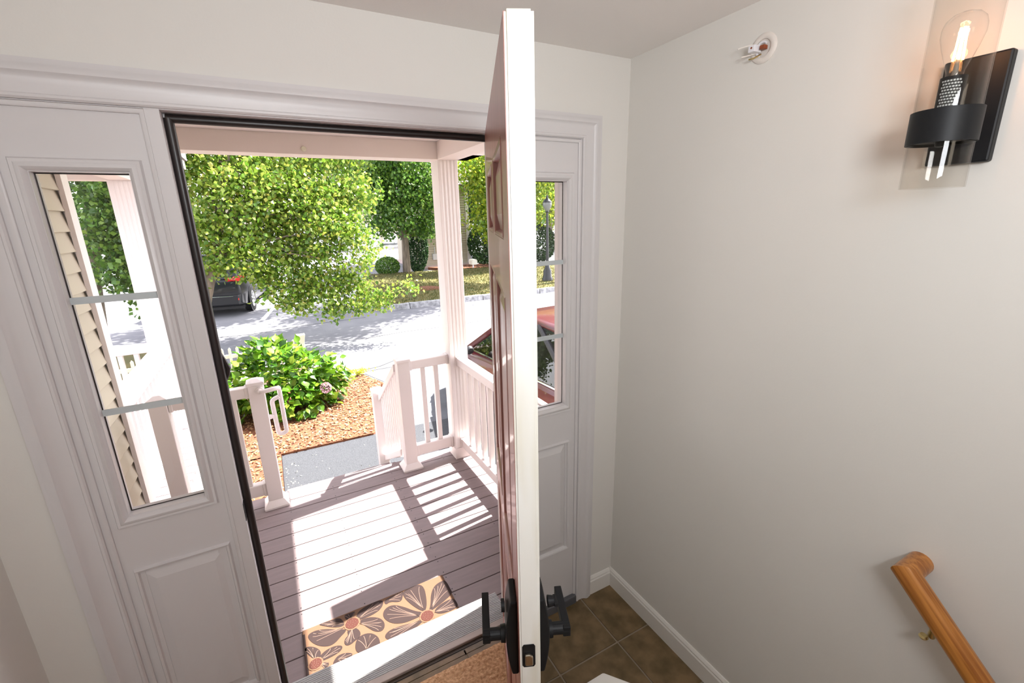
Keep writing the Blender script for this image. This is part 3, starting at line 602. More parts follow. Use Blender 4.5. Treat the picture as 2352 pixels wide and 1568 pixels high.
# ------------------------------------------------------------ siding wall at left, seen through the left sidelight
sw = empty('siding_wall', (-0.76, 1.1, -0.6), 'cream clapboard side wall with white corner board beside the porch', 'wall')
obj('sheathing', B(-1.0, -0.767, 0.165, 1.93, -0.6, 2.6), siding, sw)
z = -0.55; EX = 0.1065
zz0 = 1.8965 - 24 * EX
for k in range(30):
    z = zz0 + k * EX
    obj('siding_board', MB().extr([(-0.766, z - 0.001), (-0.741, z), (-0.741, z + 0.004), (-0.762, z + EX + 0.004), (-0.766, z + EX + 0.004)], 1, 0.165, 1.935), siding, sw)
obj('corner_board', MB().extr([(-0.80, 1.935), (-0.745, 1.935), (-0.745, 1.90), (-0.722, 1.90), (-0.722, 2.0), (-0.80, 2.0)], 2, -0.6, 2.6), pvc, sw)
# house front around the entry, outside
hf = empty('house_front', (0.4, 0.16, -0.6), 'cream clapboard house front around the entry', 'wall')
for (xa, xb) in ((-0.74, -0.42), (1.35, 4.2)):
    for k in range(30):
        z = zz0 + k * EX; obj('siding_board', MB().extr([(0.163, z), (0.185, z), (0.185, z + 0.004), (0.166, z + EX + 0.004), (0.163, z + EX + 0.004)], 0, xa, xb), siding, hf)
obj('sheathing', MB().box(1.68, 4.2, 0.0, 0.163, -0.6, 2.6).box(-0.74, 1.68, 0.161, 0.163, -0.6, -0.02), siding, hf)
# neighbour porch
nd = empty('neighbour_deck', (-1.5, 3.0, DZ), 'sunlit neighbouring deck beyond the left sidelight', 'deck')
for k in range(14):
    y = 2.02 + k * 0.1387; obj('deck_board', B(-2.6, -0.61, y + 0.003, y + 0.1357, DZ - 0.025, DZ), deckm, nd)
obj('fascia', MB().box(-0.64, -0.625, 2.02, 3.96, -0.5, DZ - 0.026).box(-2.6, -0.64, 3.93, 3.945, -0.5, DZ - 0.026), pvc, nd)
nr = empty('porch_railing', (-0.80, 2.9, DZ), 'neighbour deck railing running away behind the corner board', 'railing')
obj('top_rail', B(-0.885, -0.725, 2.02, 3.75, 0.69, 0.735), pvc, nr, bev=0.005); obj('bottom_rail', B(-0.835, -0.775, 2.02, 3.75, -0.05, 0.03), pvc, nr)
for k in range(14): y = 2.09 + 0.12 * k; obj('baluster', B(-0.823, -0.787, y - 0.018, y + 0.018, 0.03, 0.69), pvc, nr)
nr = empty('porch_railing', (-1.7, 3.82, DZ), 'neighbour deck railing across its far end, left of its column', 'railing')
obj('top_rail', B(-2.6, -0.93, 3.79, 3.87, 0.66, 0.74), pvc, nr, bev=0.005); obj('bottom_rail', B(-2.6, -0.93, 3.80, 3.86, -0.05, 0.03), pvc, nr)
for k in range(13): x = -1.05 - 0.12 * k; obj('baluster', B(x - 0.018, x + 0.018, 3.81, 3.85, 0.03, 0.66), pvc, nr)
column('porch_column', -0.935, -0.76, 3.75, 3.92, DZ, 2.20, 'fluted white column of the neighbouring porch, seen through the left sidelight')
nr = empty('neighbour_roof', (-1.5, 3.0, 2.2), 'white eave and beams of the neighbouring porch roof', 'roof')
obj('beam', MB().box(-2.8, -0.76, 3.76, 3.91, 2.20, 2.34).box(-0.91, -0.76, 2.0, 3.76, 2.20, 2.34), pvcf, nr)
obj('eave_box', MB().box(-2.8, -0.40, 2.34, 4.2, 2.34, 2.42), pvc, nr); obj('roof_deck', MB().box(-2.8, -0.38, 2.34, 4.22, 2.42, 2.55), roofm, nr)

# ============================================================ GROUND
G = -0.6
obj('ground', B(-60, 70, 1.0, 90, G - 0.4, G), asph_old, kind='structure')
obj('soil_under_porch', B(-6, 6, 0.165, 3.0, G - 0.3, G + 0.004), dirt, kind='structure')
def slab(name, poly, z0, z1, m, **kw): return obj(name, MB().extr(poly, 2, z0, z1), m, **kw)
slab('walkway', [(0.0, 2.55), (1.55, 2.55), (1.9, 2.9), (1.9, 3.5), (1.05, 3.54), (0.0, 3.56)], G, G + 0.012, asph_new, kind='structure')
slab('driveway', [(1.02, 3.53), (1.3, 3.9), (1.52, 4.6), (1.50, 5.25), (1.32, 5.78), (0.90, 6.15), (2.0, 6.55), (5.5, 6.7), (5.6, 0.5), (1.55, 0.5), (1.55, 2.6)], G, G + 0.006, mat('drive_asphalt', (0.13, 0.135, 0.15), 0.85, col2=(0.085, 0.09, 0.10), nscale=2.5, detail=9, bump=0.5, bscale=90), kind='structure')
bed = [(-6, 3.56), (0.0, 3.55), (0.96, 3.53), (1.24, 3.9), (1.47, 4.6), (1.45, 5.2), (1.26, 5.72), (0.85, 6.05), (0.2, 6.25), (-6, 6.45)]
md_ = slab('mulch_bed', bed, G, G + 0.035, mulchm, kind='structure')
slab('mulch_bed', [(-0.72, 2.0), (-0.005, 2.02), (-0.005, 3.56), (-6, 3.56), (-6, 3.97), (-0.72, 3.97)], G, G + 0.035, mulchm, kind='structure')
def inpoly(x, y, poly):
    c = False; j = len(poly) - 1
    for i in range(len(poly)):
        if (poly[i][1] > y) != (poly[j][1] > y) and x < (poly[j][0] - poly[i][0]) * (y - poly[i][1]) / (poly[j][1] - poly[i][1]) + poly[i][0]: c = not c
        j = i
    return c
def npmesh(name, V, F, m, parent=None, smooth=False):
    me = bpy.data.meshes.new(name); V = np.asarray(V, np.float32); L = wloc(parent); V = V - np.array(L, np.float32)
    F = np.asarray(F, np.int32); k = F.shape[1]
    me.vertices.add(len(V)); me.vertices.foreach_set('co', V.ravel()); me.loops.add(F.size); me.loops.foreach_set('vertex_index', F.ravel())
    me.polygons.add(len(F)); me.polygons.foreach_set('loop_start', np.arange(0, F.size, k, dtype=np.int32)); me.update(calc_edges=True)
    me.materials.append(m); o = bpy.data.objects.new(name, me); C.objects.link(o)
    if parent: o.parent = parent; WL[o.name] = L.copy()
    return o
def randrot(n, flat=None):
    a = RNG.normal(size=(n, 3)); 
    if flat is not None: a[:, 2] += flat
    nz = a / np.linalg.norm(a, axis=1)[:, None]; b = RNG.normal(size=(n, 3)); t = np.cross(nz, b); t /= np.linalg.norm(t, axis=1)[:, None]; s = np.cross(nz, t)
    return nz, t, s
def leaves(P, size, fold=0.25, flat=None, droop=0.0, width=0.42):
    n = len(P); nz, t, s = randrot(n, flat); L = size * RNG.uniform(0.65, 1.2, (n, 1))
    if droop: t[:, 2] -= droop; t /= np.linalg.norm(t, axis=1)[:, None]; s = np.cross(nz, t); s /= np.linalg.norm(s, axis=1)[:, None]
    a = P - t * L * 0.5; b = P + t * L * 0.5; w = L * width
    c = P + s * w + nz * w * fold - t * L * 0.08; d = P - s * w + nz * w * fold - t * L * 0.08
    V = np.stack([a, c, b, d], 1).reshape(-1, 3); i = np.arange(n)[:, None] * 4
    F = np.concatenate([i + [0, 1, 2], i + [0, 2, 3]], 1).reshape(-1, 3)
    return V, F
def blobpts(blobs, total, shell=0.35):
    w = np.array([b[3] ** 2 for b in blobs]); w = w / w.sum(); out = []
    for b, k in zip(blobs, (w * total).astype(int)):
        d = RNG.normal(size=(k, 3)); d /= np.linalg.norm(d, axis=1)[:, None]
        rr = (shell + (1 - shell) * RNG.random((k, 1))) ** 0.6; q = d * rr * b[3]; q[:, 2] *= 0.85
        q += RNG.normal(size=(k, 3)) * b[3] * 0.10
        out.append(q + np.array(b[:3]))
    return np.concatenate(out)
def clump(P, rad, per):
    n = len(P); q = np.repeat(P, per, 0) + RNG.normal(size=(n * per, 3)) * rad * np.array([1, 1, 0.7]); return q
# chips of mulch
q = []
while len(q) < 9000:
    x, y = random.uniform(-1.6, 1.5), random.uniform(2.1, 6.3)
    if inpoly(x, y, bed) or (x < -0.01 and y < 3.6): q.append((x, y, G + 0.04 + random.random() * 0.01))
V, F = leaves(np.array(q), 0.045, 0.1, flat=3.0, width=0.22); o = npmesh('mulch_chips', V, F, chipm); props(o, 'loose orange brown wood chips covering the garden bed', 'mulch', kind='stuff')
# scattered light chips on the walk
q = [(0.02 + abs(random.gauss(0, 0.12)), random.uniform(2.7, 3.3), G + 0.016) for _ in range(26)] + [(random.uniform(0, 1), random.uniform(2.6, 3.5), G + 0.016) for _ in range(14)]
V, F = leaves(np.array(q), 0.018, 0.2, flat=2.0, width=0.3); o = npmesh('fallen_petals', V, F, fencem); props(o, 'pale fallen petals scattered on the blacktop walk', 'petals', kind='stuff')
# road marks
rm = obj('parking_line', MB().extr([(-0.24, 11.75), (-0.12, 11.75), (0.62, 16.4), (0.50, 16.4)], 2, G, G + 0.004), linem, label='white painted parking line on the asphalt beside the dark car', cat='parking line')
def crack(pts, w, z=G + 0.0075):
    mb = MB(); V = []
    for i, q in enumerate(pts):
        p0 = Vector(pts[max(i - 1, 0)]); p1 = Vector(pts[min(i + 1, len(pts) - 1)]); d_ = (p1 - p0).normalized()
        V += [(q[0] - d_.y * w, q[1] + d_.x * w, z), (q[0] + d_.y * w, q[1] - d_.x * w, z)]
    mb.add(V, [(2 * i, 2 * i + 1, 2 * i + 3, 2 * i + 2) for i in range(len(pts) - 1)])
    return obj('pavement_crack', mb, crackm, kind='structure')
crack([(1.35, 6.05), (1.6, 6.1), (1.9, 6.3), (2.1, 6.32)], 0.012); crack([(1.3, 5.95), (1.8, 5.95), (2.4, 5.8), (3.2, 5.75)], 0.010)
crack([(-1.8, 10.3), (-0.4, 10.1), (0.8, 10.4), (2.2, 10.5)], 0.018, G + 0.002); crack([(1.6, 8.2), (2.6, 8.35), (3.9, 8.3), (6.0, 8.6)], 0.016, G + 0.002)
# lawn island, curb stones
lawn = slab('lawn', [(2.75, 11.3), (3.0, 11.10), (26, 10.9), (26, 16.5), (14, 18.4), (7.0, 19.0), (4.1, 19.6), (3.2, 17.0), (2.7, 13.0)], G, G + 0.12, grassm, kind='structure')
slab('lawn', [(5.5, 7.1), (9.5, 6.9), (9.5, 7.9), (5.6, 7.8)], G, G + 0.05, grassm, kind='structure')
slab('lawn', [(-9, 6.45), (-1.4, 6.40), (-1.25, 8.2), (-1.7, 9.4), (-9, 9.6)], G, G + 0.06, grassm, kind='structure')
q = []
while len(q) < 14000:
    x, y = random.uniform(2.8, 12), random.uniform(11.2, 19.3)
    if inpoly(x, y, [(2.8, 11.25), (12, 11.05), (12, 18.5), (7.0, 18.9), (4.2, 19.4), (3.3, 17.0), (2.8, 13.0)]): q.append((x, y, G + 0.14))
V, F = leaves(np.array(q), 0.09, 0.1, droop=-2.0, width=0.12); o = npmesh('grass_blades', V, F, bladem); props(o, 'short green and straw grass blades on the lawn island', 'grass', kind='stuff')
x = 2.72; k = 0
cbp = empty('granite_curb', (6, 11.0, G), 'rough granite curb stones edging the lawn island', 'curb')
while x < 14:
    L_ = random.uniform(0.75, 1.25); dy_ = random.uniform(-0.015, 0.015)
    m_ = MB(); nn = 5; V = []
    for i in range(nn + 1):
        xx = x + 0.012 + (L_ - 0.024) * i / nn; yy = 11.08 + dy_
        V += [(xx, yy - 0.09 + random.uniform(-0.012, 0.012), G), (xx, yy - 0.08 + random.uniform(-0.012, 0.012), G + 0.15 + random.uniform(-0.01, 0.01)), (xx, yy + 0.06, G + 0.155 + random.uniform(-0.008, 0.008)), (xx, yy + 0.07, G)]
    F_ = [(i * 4 + a, i * 4 + (a + 1) % 4, i * 4 + 4 + (a + 1) % 4, i * 4 + 4 + a) for i in range(nn) for a in range(4)] + [(0, 1, 2, 3), (nn * 4 + 3, nn * 4 + 2, nn * 4 + 1, nn * 4)]
    obj('curb_stone', m_.add(V, F_), granite, cbp); x += L_
obj('mulch_ring', MB().lathe([(0.0001, 0.06), (0.35, 0.05), (0.62, 0.0)], 24, (4.9, 13.7, G + 0.11)), mulchm, lawn)

# ------------------------------------------------------------ picket fence
pf_ = empty('picket_fence', (-1.0, 6.0, G), 'low cream picket fence behind the hydrangea', 'fence')
x = 0.33
while x > -2.6:
    obj('picket', MB().extr([(x - 0.017, G + 0.05), (x + 0.017, G + 0.05), (x + 0.017, 0.085), (x, 0.105), (x - 0.017, 0.085)], 1, 5.985, 6.0), fencem, pf_) if False else obj('picket', MB().add([(x - 0.017, 5.985, G + 0.05), (x + 0.017, 5.985, G + 0.05), (x + 0.017, 5.985, 0.08), (x, 5.985, 0.10), (x - 0.017, 5.985, 0.08), (x - 0.017, 6.0, G + 0.05), (x + 0.017, 6.0, G + 0.05), (x + 0.017, 6.0, 0.08), (x, 6.0, 0.10), (x - 0.017, 6.0, 0.08)],
        [(0, 1, 2, 3, 4), (9, 8, 7, 6, 5), (0, 5, 6, 1), (1, 6, 7, 2), (2, 7, 8, 3), (3, 8, 9, 4), (4, 9, 5, 0)]), fencem, pf_)
    x -= 0.093
for z_ in (-0.42, -0.06): obj('fence_rail', B(-2.6, 0.41, 6.0, 6.035, z_, z_ + 0.05), fencem, pf_)
obj('fence_post', B(0.405, 0.485, 5.98, 6.06, G, 0.10), fencem, pf_, bev=0.003)
obj('fence_post_cap', MB().add([(0.405, 5.98, 0.03), (0.485, 5.98, 0.03), (0.485, 6.06, 0.03), (0.405, 6.06, 0.03), (0.383, 5.958, 0.155), (0.507, 5.958, 0.155), (0.507, 6.082, 0.155), (0.383, 6.082, 0.155)], [(3, 2, 1, 0), (4, 5, 6, 7), (0, 1, 5, 4), (1, 2, 6, 5), (2, 3, 7, 6), (3, 0, 4, 7)]), fencem, pf_, bev=0.003)

# ------------------------------------------------------------ hydrangea
hy = empty('hydrangea', (0.15, 4.75, G), 'leafy bright green hydrangea bush growing in the mulch bed', 'bush')
HB = [(0.10, 4.80, -0.05, 0.45), (0.46, 4.85, -0.17, 0.38), (0.62, 4.80, -0.28, 0.30), (-0.25, 4.80, -0.18, 0.36), (0.22, 4.62, -0.32, 0.34), (-0.02, 4.9, 0.15, 0.28), (-0.60, 4.75, -0.25, 0.36), (-1.05, 4.8, -0.2, 0.36)]
P_ = blobpts(HB, 2500, 0.6); P_ = P_[P_[:, 2] > G + 0.05]
P_ = P_[np.argsort(np.linalg.norm(P_ - np.array([0.25, 3.9, 0.4]), axis=1))]
def leafmesh(nm, m):
    V = []; w = [0, 0.22, 0.36, 0.38, 0.27, 0.10]; n_ = len(w)
    for i in range(n_):
        t = i / n_; V += [(t, -w[i], 0.10 * w[i] - 0.12 * t * t), (t, 0, -0.06 * (w[i] > 0) - 0.12 * t * t), (t, w[i], 0.10 * w[i] - 0.12 * t * t)]
    V.append((1.05, 0, -0.16)); F_ = []
    for i in range(n_ - 1):
        for k in (0, 1): F_.append((i * 3 + k, i * 3 + k + 1, i * 3 + 4 + k, i * 3 + 3 + k))
    l = (n_ - 1) * 3; F_ += [(l, l + 1, len(V) - 1), (l + 1, l + 2, len(V) - 1)]
    return V, F_
LV, LF = leafmesh('leaf', leaf_hyd)
def singlecol(name, c):
    m = bpy.data.materials.new(name); m.use_nodes = True; nt = m.node_tree; b = nt.nodes['Principled BSDF']; b.inputs['Base Color'].default_value = lin(c); b.inputs['Roughness'].default_value = 0.36
    tr = nt.nodes.new('ShaderNodeBsdfTranslucent'); tr.inputs[0].default_value = lin(c); mx = nt.nodes.new('ShaderNodeMixShader'); mx.inputs[0].default_value = 0.36
    nt.links.new(b.outputs[0], mx.inputs[1]); nt.links.new(tr.outputs[0], mx.inputs[2]); nt.links.new(mx.outputs[0], nt.nodes['Material Output'].inputs['Surface']); return m
lms = []
for c_ in ((0.03, 0.105, 0.006), (0.07, 0.19, 0.008), (0.12, 0.26, 0.012), (0.24, 0.35, 0.03)):
    me = bpy.data.meshes.new('leaf'); me.from_pydata(LV, [], LF); me.materials.append(singlecol('hydrangea_leaf_tone', c_)); me.polygons.foreach_set('use_smooth', [True] * len(me.polygons)); lms.append(me)
cen = np.array([0.1, 4.85, -0.35]); VV = []; FF = []; off = 0; LVa = np.array(LV); quads = [q_ for q_ in LF if len(q_) == 4]; 
def tri(F_): 
    out = []
    for q_ in F_: out += [(q_[0], q_[1], q_[2])] + ([(q_[0], q_[2], q_[3])] if len(q_) == 4 else [])
    return np.array(out)
TF = tri(LF)
for i, p in enumerate(P_):
    outw = Vector(p - cen).normalized(); t_ = (outw + Vector(RNG.normal(size=3)) * 0.55 + Vector((0, 0, -0.35))).normalized()
    nrm = (Vector((0, -0.15, 1)) + outw * 0.6 + Vector(RNG.normal(size=3)) * 0.35).normalized(); nrm = (nrm - t_ * nrm.dot(t_)).normalized(); s_ = nrm.cross(t_)
    sz = 0.105 * random.uniform(0.6, 1.3); M = Matrix(((t_.x * sz, s_.x * sz, nrm.x * sz, p[0]), (t_.y * sz, s_.y * sz, nrm.y * sz, p[1]), (t_.z * sz, s_.z * sz, nrm.z * sz, p[2]), (0, 0, 0, 1)))
    if i < 290:
        o = bpy.data.objects.new('leaf', lms[random.choice((0, 1, 1, 2, 2, 3))]); C.objects.link(o); o.parent = hy; o.matrix_basis = Matrix.Translation(-Vector(hy.location)) @ M
    else:
        A = np.array(M)[:3]; VV.append(LVa @ A[:, :3].T + A[:, 3]); FF.append(TF + off); off += len(LVa)
o = npmesh('foliage', np.concatenate(VV), np.concatenate(FF), leaf_hyd, hy); o['kind'] = 'stuff'
for k in range(14):
    a = random.uniform(0, 2 * PI); rr = random.uniform(0.1, 0.5); obj('stem', MB().tube([(0.1 + 0.1 * math.cos(a), 4.8, G + 0.02), (0.1 + rr * 1.3 * math.cos(a), 4.8 + rr * 0.5 * math.sin(a), -0.15)], [0.008, 0.004], 6), bark, hy)
bp = RNG.normal(size=(220, 3)); bp /= np.linalg.norm(bp, axis=1)[:, None]; V, F = leaves(np.array([0.585, 4.42, -0.22]) + bp * 0.065, 0.026, 0.1); npmesh('bloom', V, F, bloomm, hy)['label'] = 'faded pink flower head'
q = np.array([(random.gauss(1.13, 0.10), random.gauss(5.75, 0.05), G + 0.07 + random.random() * 0.05) for _ in range(420)]); V, F = leaves(q, 0.05, 0.1, width=0.2); o = npmesh('weed_patch', V, F, leaf_weed); props(o, 'small patch of yellow green weeds at the edge of the mulch bed', 'weeds')

# ------------------------------------------------------------ trees
def tree(name, label, base, trunk, blobs, n, size, m, branches=True, singles=None, per=7, group=None, trad=0.13, cl=0.16, cat='tree'):
    t = empty(name, base, label, cat, group)
    if trunk: obj('trunk', MB().tube(trunk, [trad * (1 - 0.6 * i / (len(trunk) - 1)) for i in range(len(trunk))], 10), bark, t, smooth=True)
    if branches and trunk:
        tops = [Vector(p) for p in trunk if p[2] > 0.9]
        for b in blobs:
            if b[2] < 1.0: continue
            c_ = Vector(b[:3]); s_ = min(tops, key=lambda p: (p - c_).length + max(0, p.z - c_.z)); mid = (s_ + c_) / 2 + Vector((0, 0, 0.12))
            obj('branch', MB().tube([s_, mid, c_], [trad * 0.28, trad * 0.16, trad * 0.05], 6), bark, t, smooth=True)
    P = blobpts(blobs, n // per, 0.15); P = clump(P, cl, per)
    if singles:   # the leaves nearest the doorway are parts of their own
        P = P[np.argsort(np.linalg.norm(P - np.array([0.3, -1.0, 1.8]), axis=1))]; near = P[:2600:9][:285]; rest = np.ones(len(P), bool); rest[:2600:9][:285] = False; P = P[rest]
        for p in near:
            t_ = (Vector(RNG.normal(size=3)) + Vector((0, 0, -0.6))).normalized(); nrm = (Vector(RNG.normal(size=3)) + Vector((0, -0.3, 0.8))).normalized()
            nrm = (nrm - t_ * nrm.dot(t_)).normalized(); s_ = nrm.cross(t_); sz = size * random.uniform(0.8, 1.25)
            M = Matrix(((t_.x * sz, s_.x * sz, nrm.x * sz, p[0]), (t_.y * sz, s_.y * sz, nrm.y * sz, p[1]), (t_.z * sz, s_.z * sz, nrm.z * sz, p[2]), (0, 0, 0, 1)))
            o = bpy.data.objects.new('leaf', random.choice(singles)); C.objects.link(o); o.parent = t; o.matrix_basis = Matrix.Translation(-Vector(t.location)) @ M
    V, F = leaves(P, size, 0.3, droop=0.5); o = npmesh('foliage', V, F, m, t); o['kind'] = 'stuff'
    return t
mls = []
for c_ in ((0.12, 0.235, 0.022), (0.21, 0.33, 0.035), (0.32, 0.41, 0.06), (0.08, 0.18, 0.015)):
    me = bpy.data.meshes.new('leaf'); me.from_pydata(LV, [], LF); me.materials.append(singlecol('maple_leaf_tone', c_)); me.polygons.foreach_set('use_smooth', [True] * len(me.polygons)); mls.append(me)
BL = [(-0.61,8.50,2.54,0.54),(0.00,8.00,2.51,0.68),(0.62,8.30,2.46,0.73),(1.39,8.50,2.40,0.77),(1.97,8.50,2.32,0.50),(-0.69,8.00,1.80,0.45),(-0.12,8.20,1.78,0.71),(0.51,8.50,1.68,0.67),(1.19,8.00,1.82,0.66),(1.72,8.00,1.64,0.43),
 (-0.67,8.00,1.21,0.36),(-0.20,7.80,1.27,0.40),(0.25,8.00,0.99,0.44),(0.83,8.00,0.80,0.40),(1.38,8.00,0.72,0.32),(0.69,7.80,0.42,0.26),(1.30,7.80,0.38,0.28),(1.90,7.80,0.32,0.24),(2.62,7.60,0.52,0.17),(1.78,7.80,1.0,0.22),(2.2,7.7,0.42,0.14),
 (0.95,7.9,0.62,0.30),(1.15,7.7,0.18,0.22),(1.6,7.7,0.22,0.24),(0.45,7.8,0.35,0.24),(0.25,7.7,0.62,0.26),(2.1,7.7,0.20,0.18),(1.7,7.8,0.62,0.26),(1.25,7.9,1.2,0.35),(0.6,8.1,1.25,0.35),(0.02,8.0,0.92,0.24),(2.0,8.2,1.25,0.22),(-0.4,8.6,3.3,0.8),(0.6,8.6,3.4,0.9),(1.6,9.0,3.4,0.9),(3.2,9.6,4.6,1.0),(1.8,9.8,4.8,1.2),(0.4,9.6,4.6,1.1),(4.2,10.0,5.0,0.9),(-1.2,8.6,3.2,0.7)]
tree('maple_tree', 'big bright green leafy tree filling the doorway view, branches hanging over the parking lot', (-1.14, 8.0, G),
     [(-1.14, 8.0, G), (-1.06, 8.0, 0.0), (-0.86, 8.0, 0.6), (-0.62, 8.05, 1.3), (-0.46, 8.1, 1.9), (-0.2, 8.2, 2.8), (0.0, 8.4, 3.8)], BL, 52000, 0.080, leaf_near, singles=mls, trad=0.10, per=6, cl=0.10)
tree('maple_tree', 'dense shaded green tree seen through the top panes of the left sidelight', (-2.9, 9.6, G), [(-2.9, 9.6, G), (-2.7, 9.6, 1.0), (-2.4, 9.6, 3.0)],
     [(-1.9, 9.4, 2.7, 0.75), (-2.2, 9.4, 1.9, 0.7), (-1.55, 9.2, 1.6, 0.62), (-2.1, 9.2, 1.0, 0.55), (-1.45, 9.0, 0.85, 0.42), (-2.6, 9.6, 3.2, 0.9), (-1.7, 9.0, 0.35, 0.28)], 14000, 0.095, leaf_mid, per=6, cl=0.11)
tree('shade_tree', 'tree mostly hidden behind the open door, shading the pavement and lawn', (9.6, 12.2, G), [(9.6, 12.2, G), (9.5, 12.1, 2.0), (9.0, 12.0, 4.5)],
     [(2.6, 12.6, 5.4, 1.0), (3.8, 13.2, 5.6, 1.1), (1.2, 12.0, 5.2, 0.9), (5.4, 9.4, 5.2, 0.8), (6.0, 11.8, 6.0, 1.1), (6.6, 10.8, 5.6, 1.0), (7.8, 11.6, 6.0, 1.2), (5.6, 10.4, 5.4, 0.8), (8.8, 12.6, 6.4, 1.4), (7.0, 12.8, 6.6, 1.2), (10.2, 13.6, 6.0, 1.5), (9.0, 15.0, 6.6, 1.6), (8.6, 13.8, 5.6, 1.4)], 28000, 0.15, leaf_mid, per=6, cl=0.2)
tree('street_tree', 'dark green rounded street tree standing on the lawn island left of the porch column', (5.75, 19.2, G + 0.1), [(5.75, 19.2, G + 0.1), (5.78, 19.2, 1.0), (5.7, 19.2, 2.5), (5.8, 19.2, 4.0)],
     [(5.6, 19.0, 3.5, 1.4), (4.7, 19.0, 2.6, 0.9), (6.6, 18.9, 2.6, 1.0), (5.4, 18.6, 1.9, 0.8), (6.9, 19.2, 1.5, 0.55), (4.2, 19.2, 3.6, 1.1), (7.0, 19.4, 3.8, 1.2), (5.5, 19.2, 5.0, 1.8), (4.6, 19.0, 1.6, 0.55), (6.5, 19.0, 1.5, 0.5)], 16000, 0.15, leaf_mid, per=6, trad=0.19, cl=0.22)
tree('street_tree', 'bright yellow green tree to the right of the porch column', (10.6, 18.0, G + 0.1), [(10.6, 18.0, G + 0.1), (10.5, 18.0, 1.5), (10.4, 18.0, 3.2)],
     [(9.4, 17.5, 2.9, 1.2), (9.1, 17.5, 1.7, 0.9), (10.6, 17.6, 2.0, 1.1), (9.9, 17.6, 4.2, 1.5), (8.6, 17.5, 3.8, 1.1), (11.8, 17.8, 2.6, 1.2), (11.6, 18.0, 4.2, 1.4), (9.5, 17.2, 0.95, 0.5)], 15000, 0.14, leaf_yel, per=6, cl=0.2)
tree('street_tree', 'yellow green tree behind the lamp post in the right sidelight', (15.5, 19.5, G + 0.1), [(15.5, 19.5, G + 0.1), (15.4, 19.5, 1.5), (15.5, 19.5, 3.2)],
     [(14.6, 19.2, 2.4, 1.5), (15.8, 19.2, 3.4, 1.6), (13.6, 19.0, 3.4, 1.3), (16.8, 19.4, 2.0, 1.3), (14.2, 19, 4.6, 1.5)], 9000, 0.17, leaf_yel, per=6, cl=0.22)
def backtree(x, y, h, lab, n=3600, m=leaf_mid, s=0.5):
    bl = [(x + random.uniform(-2.2, 2.2), y + random.uniform(-1, 1), G + 1.6 + (h - 1.6) * random.random(), random.uniform(1.6, 2.6)) for _ in range(10)]
    tree('background_tree', lab, (x, y, G), [(x, y, G), (x, y, G + h * 0.5), (x, y, G + h * 0.9)], bl, n, s, m, branches=False, per=5, group='trees behind the lot', trad=0.25, cl=0.5)
BTL = ['bright green tree in the far row, directly behind the left end of the garage building', 'tall green tree in the far row, behind the middle of the garage building',
  'tall green tree in the far row, behind the right end of the garage building', 'green tree in the far row, just right of the garage building', 'yellow green tree in the far row, second right of the garage building',
  'green tree in the far row, third right of the garage building', 'rightmost yellow green tree of the far row', 'green tree in the far row, first left of the garage building', 'leftmost green tree of the far row',
  'very dark green tree close behind the cream house corner', 'green tree behind the yellow street trees, right of the cream house', 'green tree at the far right, behind the lamp post and yellow tree']
for k, (x, y, h, m_) in enumerate([(-2.5, 51, 10, leaf_near), (3.5, 52, 11, leaf_mid), (10, 51, 11, leaf_mid), (15.5, 50, 11, leaf_mid), (19.5, 42, 10, leaf_yel), (26, 42, 10, leaf_mid), (33, 38, 10, leaf_yel), (-9, 42, 9, leaf_mid), (-15, 40, 9, leaf_mid), (13.5, 27, 8, leaf_dark), (18, 26, 9, leaf_mid), (24, 27, 9, leaf_mid)]):
    backtree(x, y, h, BTL[k], m=m_, s=0.42 if y > 30 else 0.3, n=4200)

def shrub(name, label, c, rx, rz, n, size, m, cat='shrub'):
    t = empty(name, (c[0], c[1], G), label, cat); obj('stem', MB().tube([(c[0], c[1], G), (c[0], c[1], G + rz)], 0.03, 6), bark, t)
    d = RNG.normal(size=(n, 3)); d /= np.linalg.norm(d, axis=1)[:, None]; rr = 1 - 0.25 * RNG.random((n, 1)) ** 2; P = d * rr * np.array([rx, rx, rz]) + np.array([c[0], c[1], G + rz * 0.96])
    V, F = leaves(P[P[:, 2] > G + 0.02], size, 0.2); o = npmesh('foliage', V, F, m, t); o['kind'] = 'stuff'
shrub('ball_shrub', 'clipped round green shrub at the back of the lawn island', (4.95, 19.5), 0.55, 0.44, 3500, 0.07, leaf_mid)
shrub('arborvitae', 'tall dark green arborvitae behind the street tree', (6.55, 20.1), 0.55, 1.25, 6000, 0.09, leaf_dark)
shrub('hedge_bush', 'dark evergreen bush behind the mailbox', (10.6, 20.4), 1.15, 1.2, 6000, 0.12, leaf_dark)
shrub('hedge_bush', 'dark evergreen bush at the far right, beyond the mailbox', (13.0, 20.0), 1.3, 1.1, 5000, 0.12, leaf_dark)
shrub('low_shrub', 'small yellow green shrub in front of the garage doors', (3.2, 33.0), 0.8, 0.5, 2000, 0.14, leaf_yel)

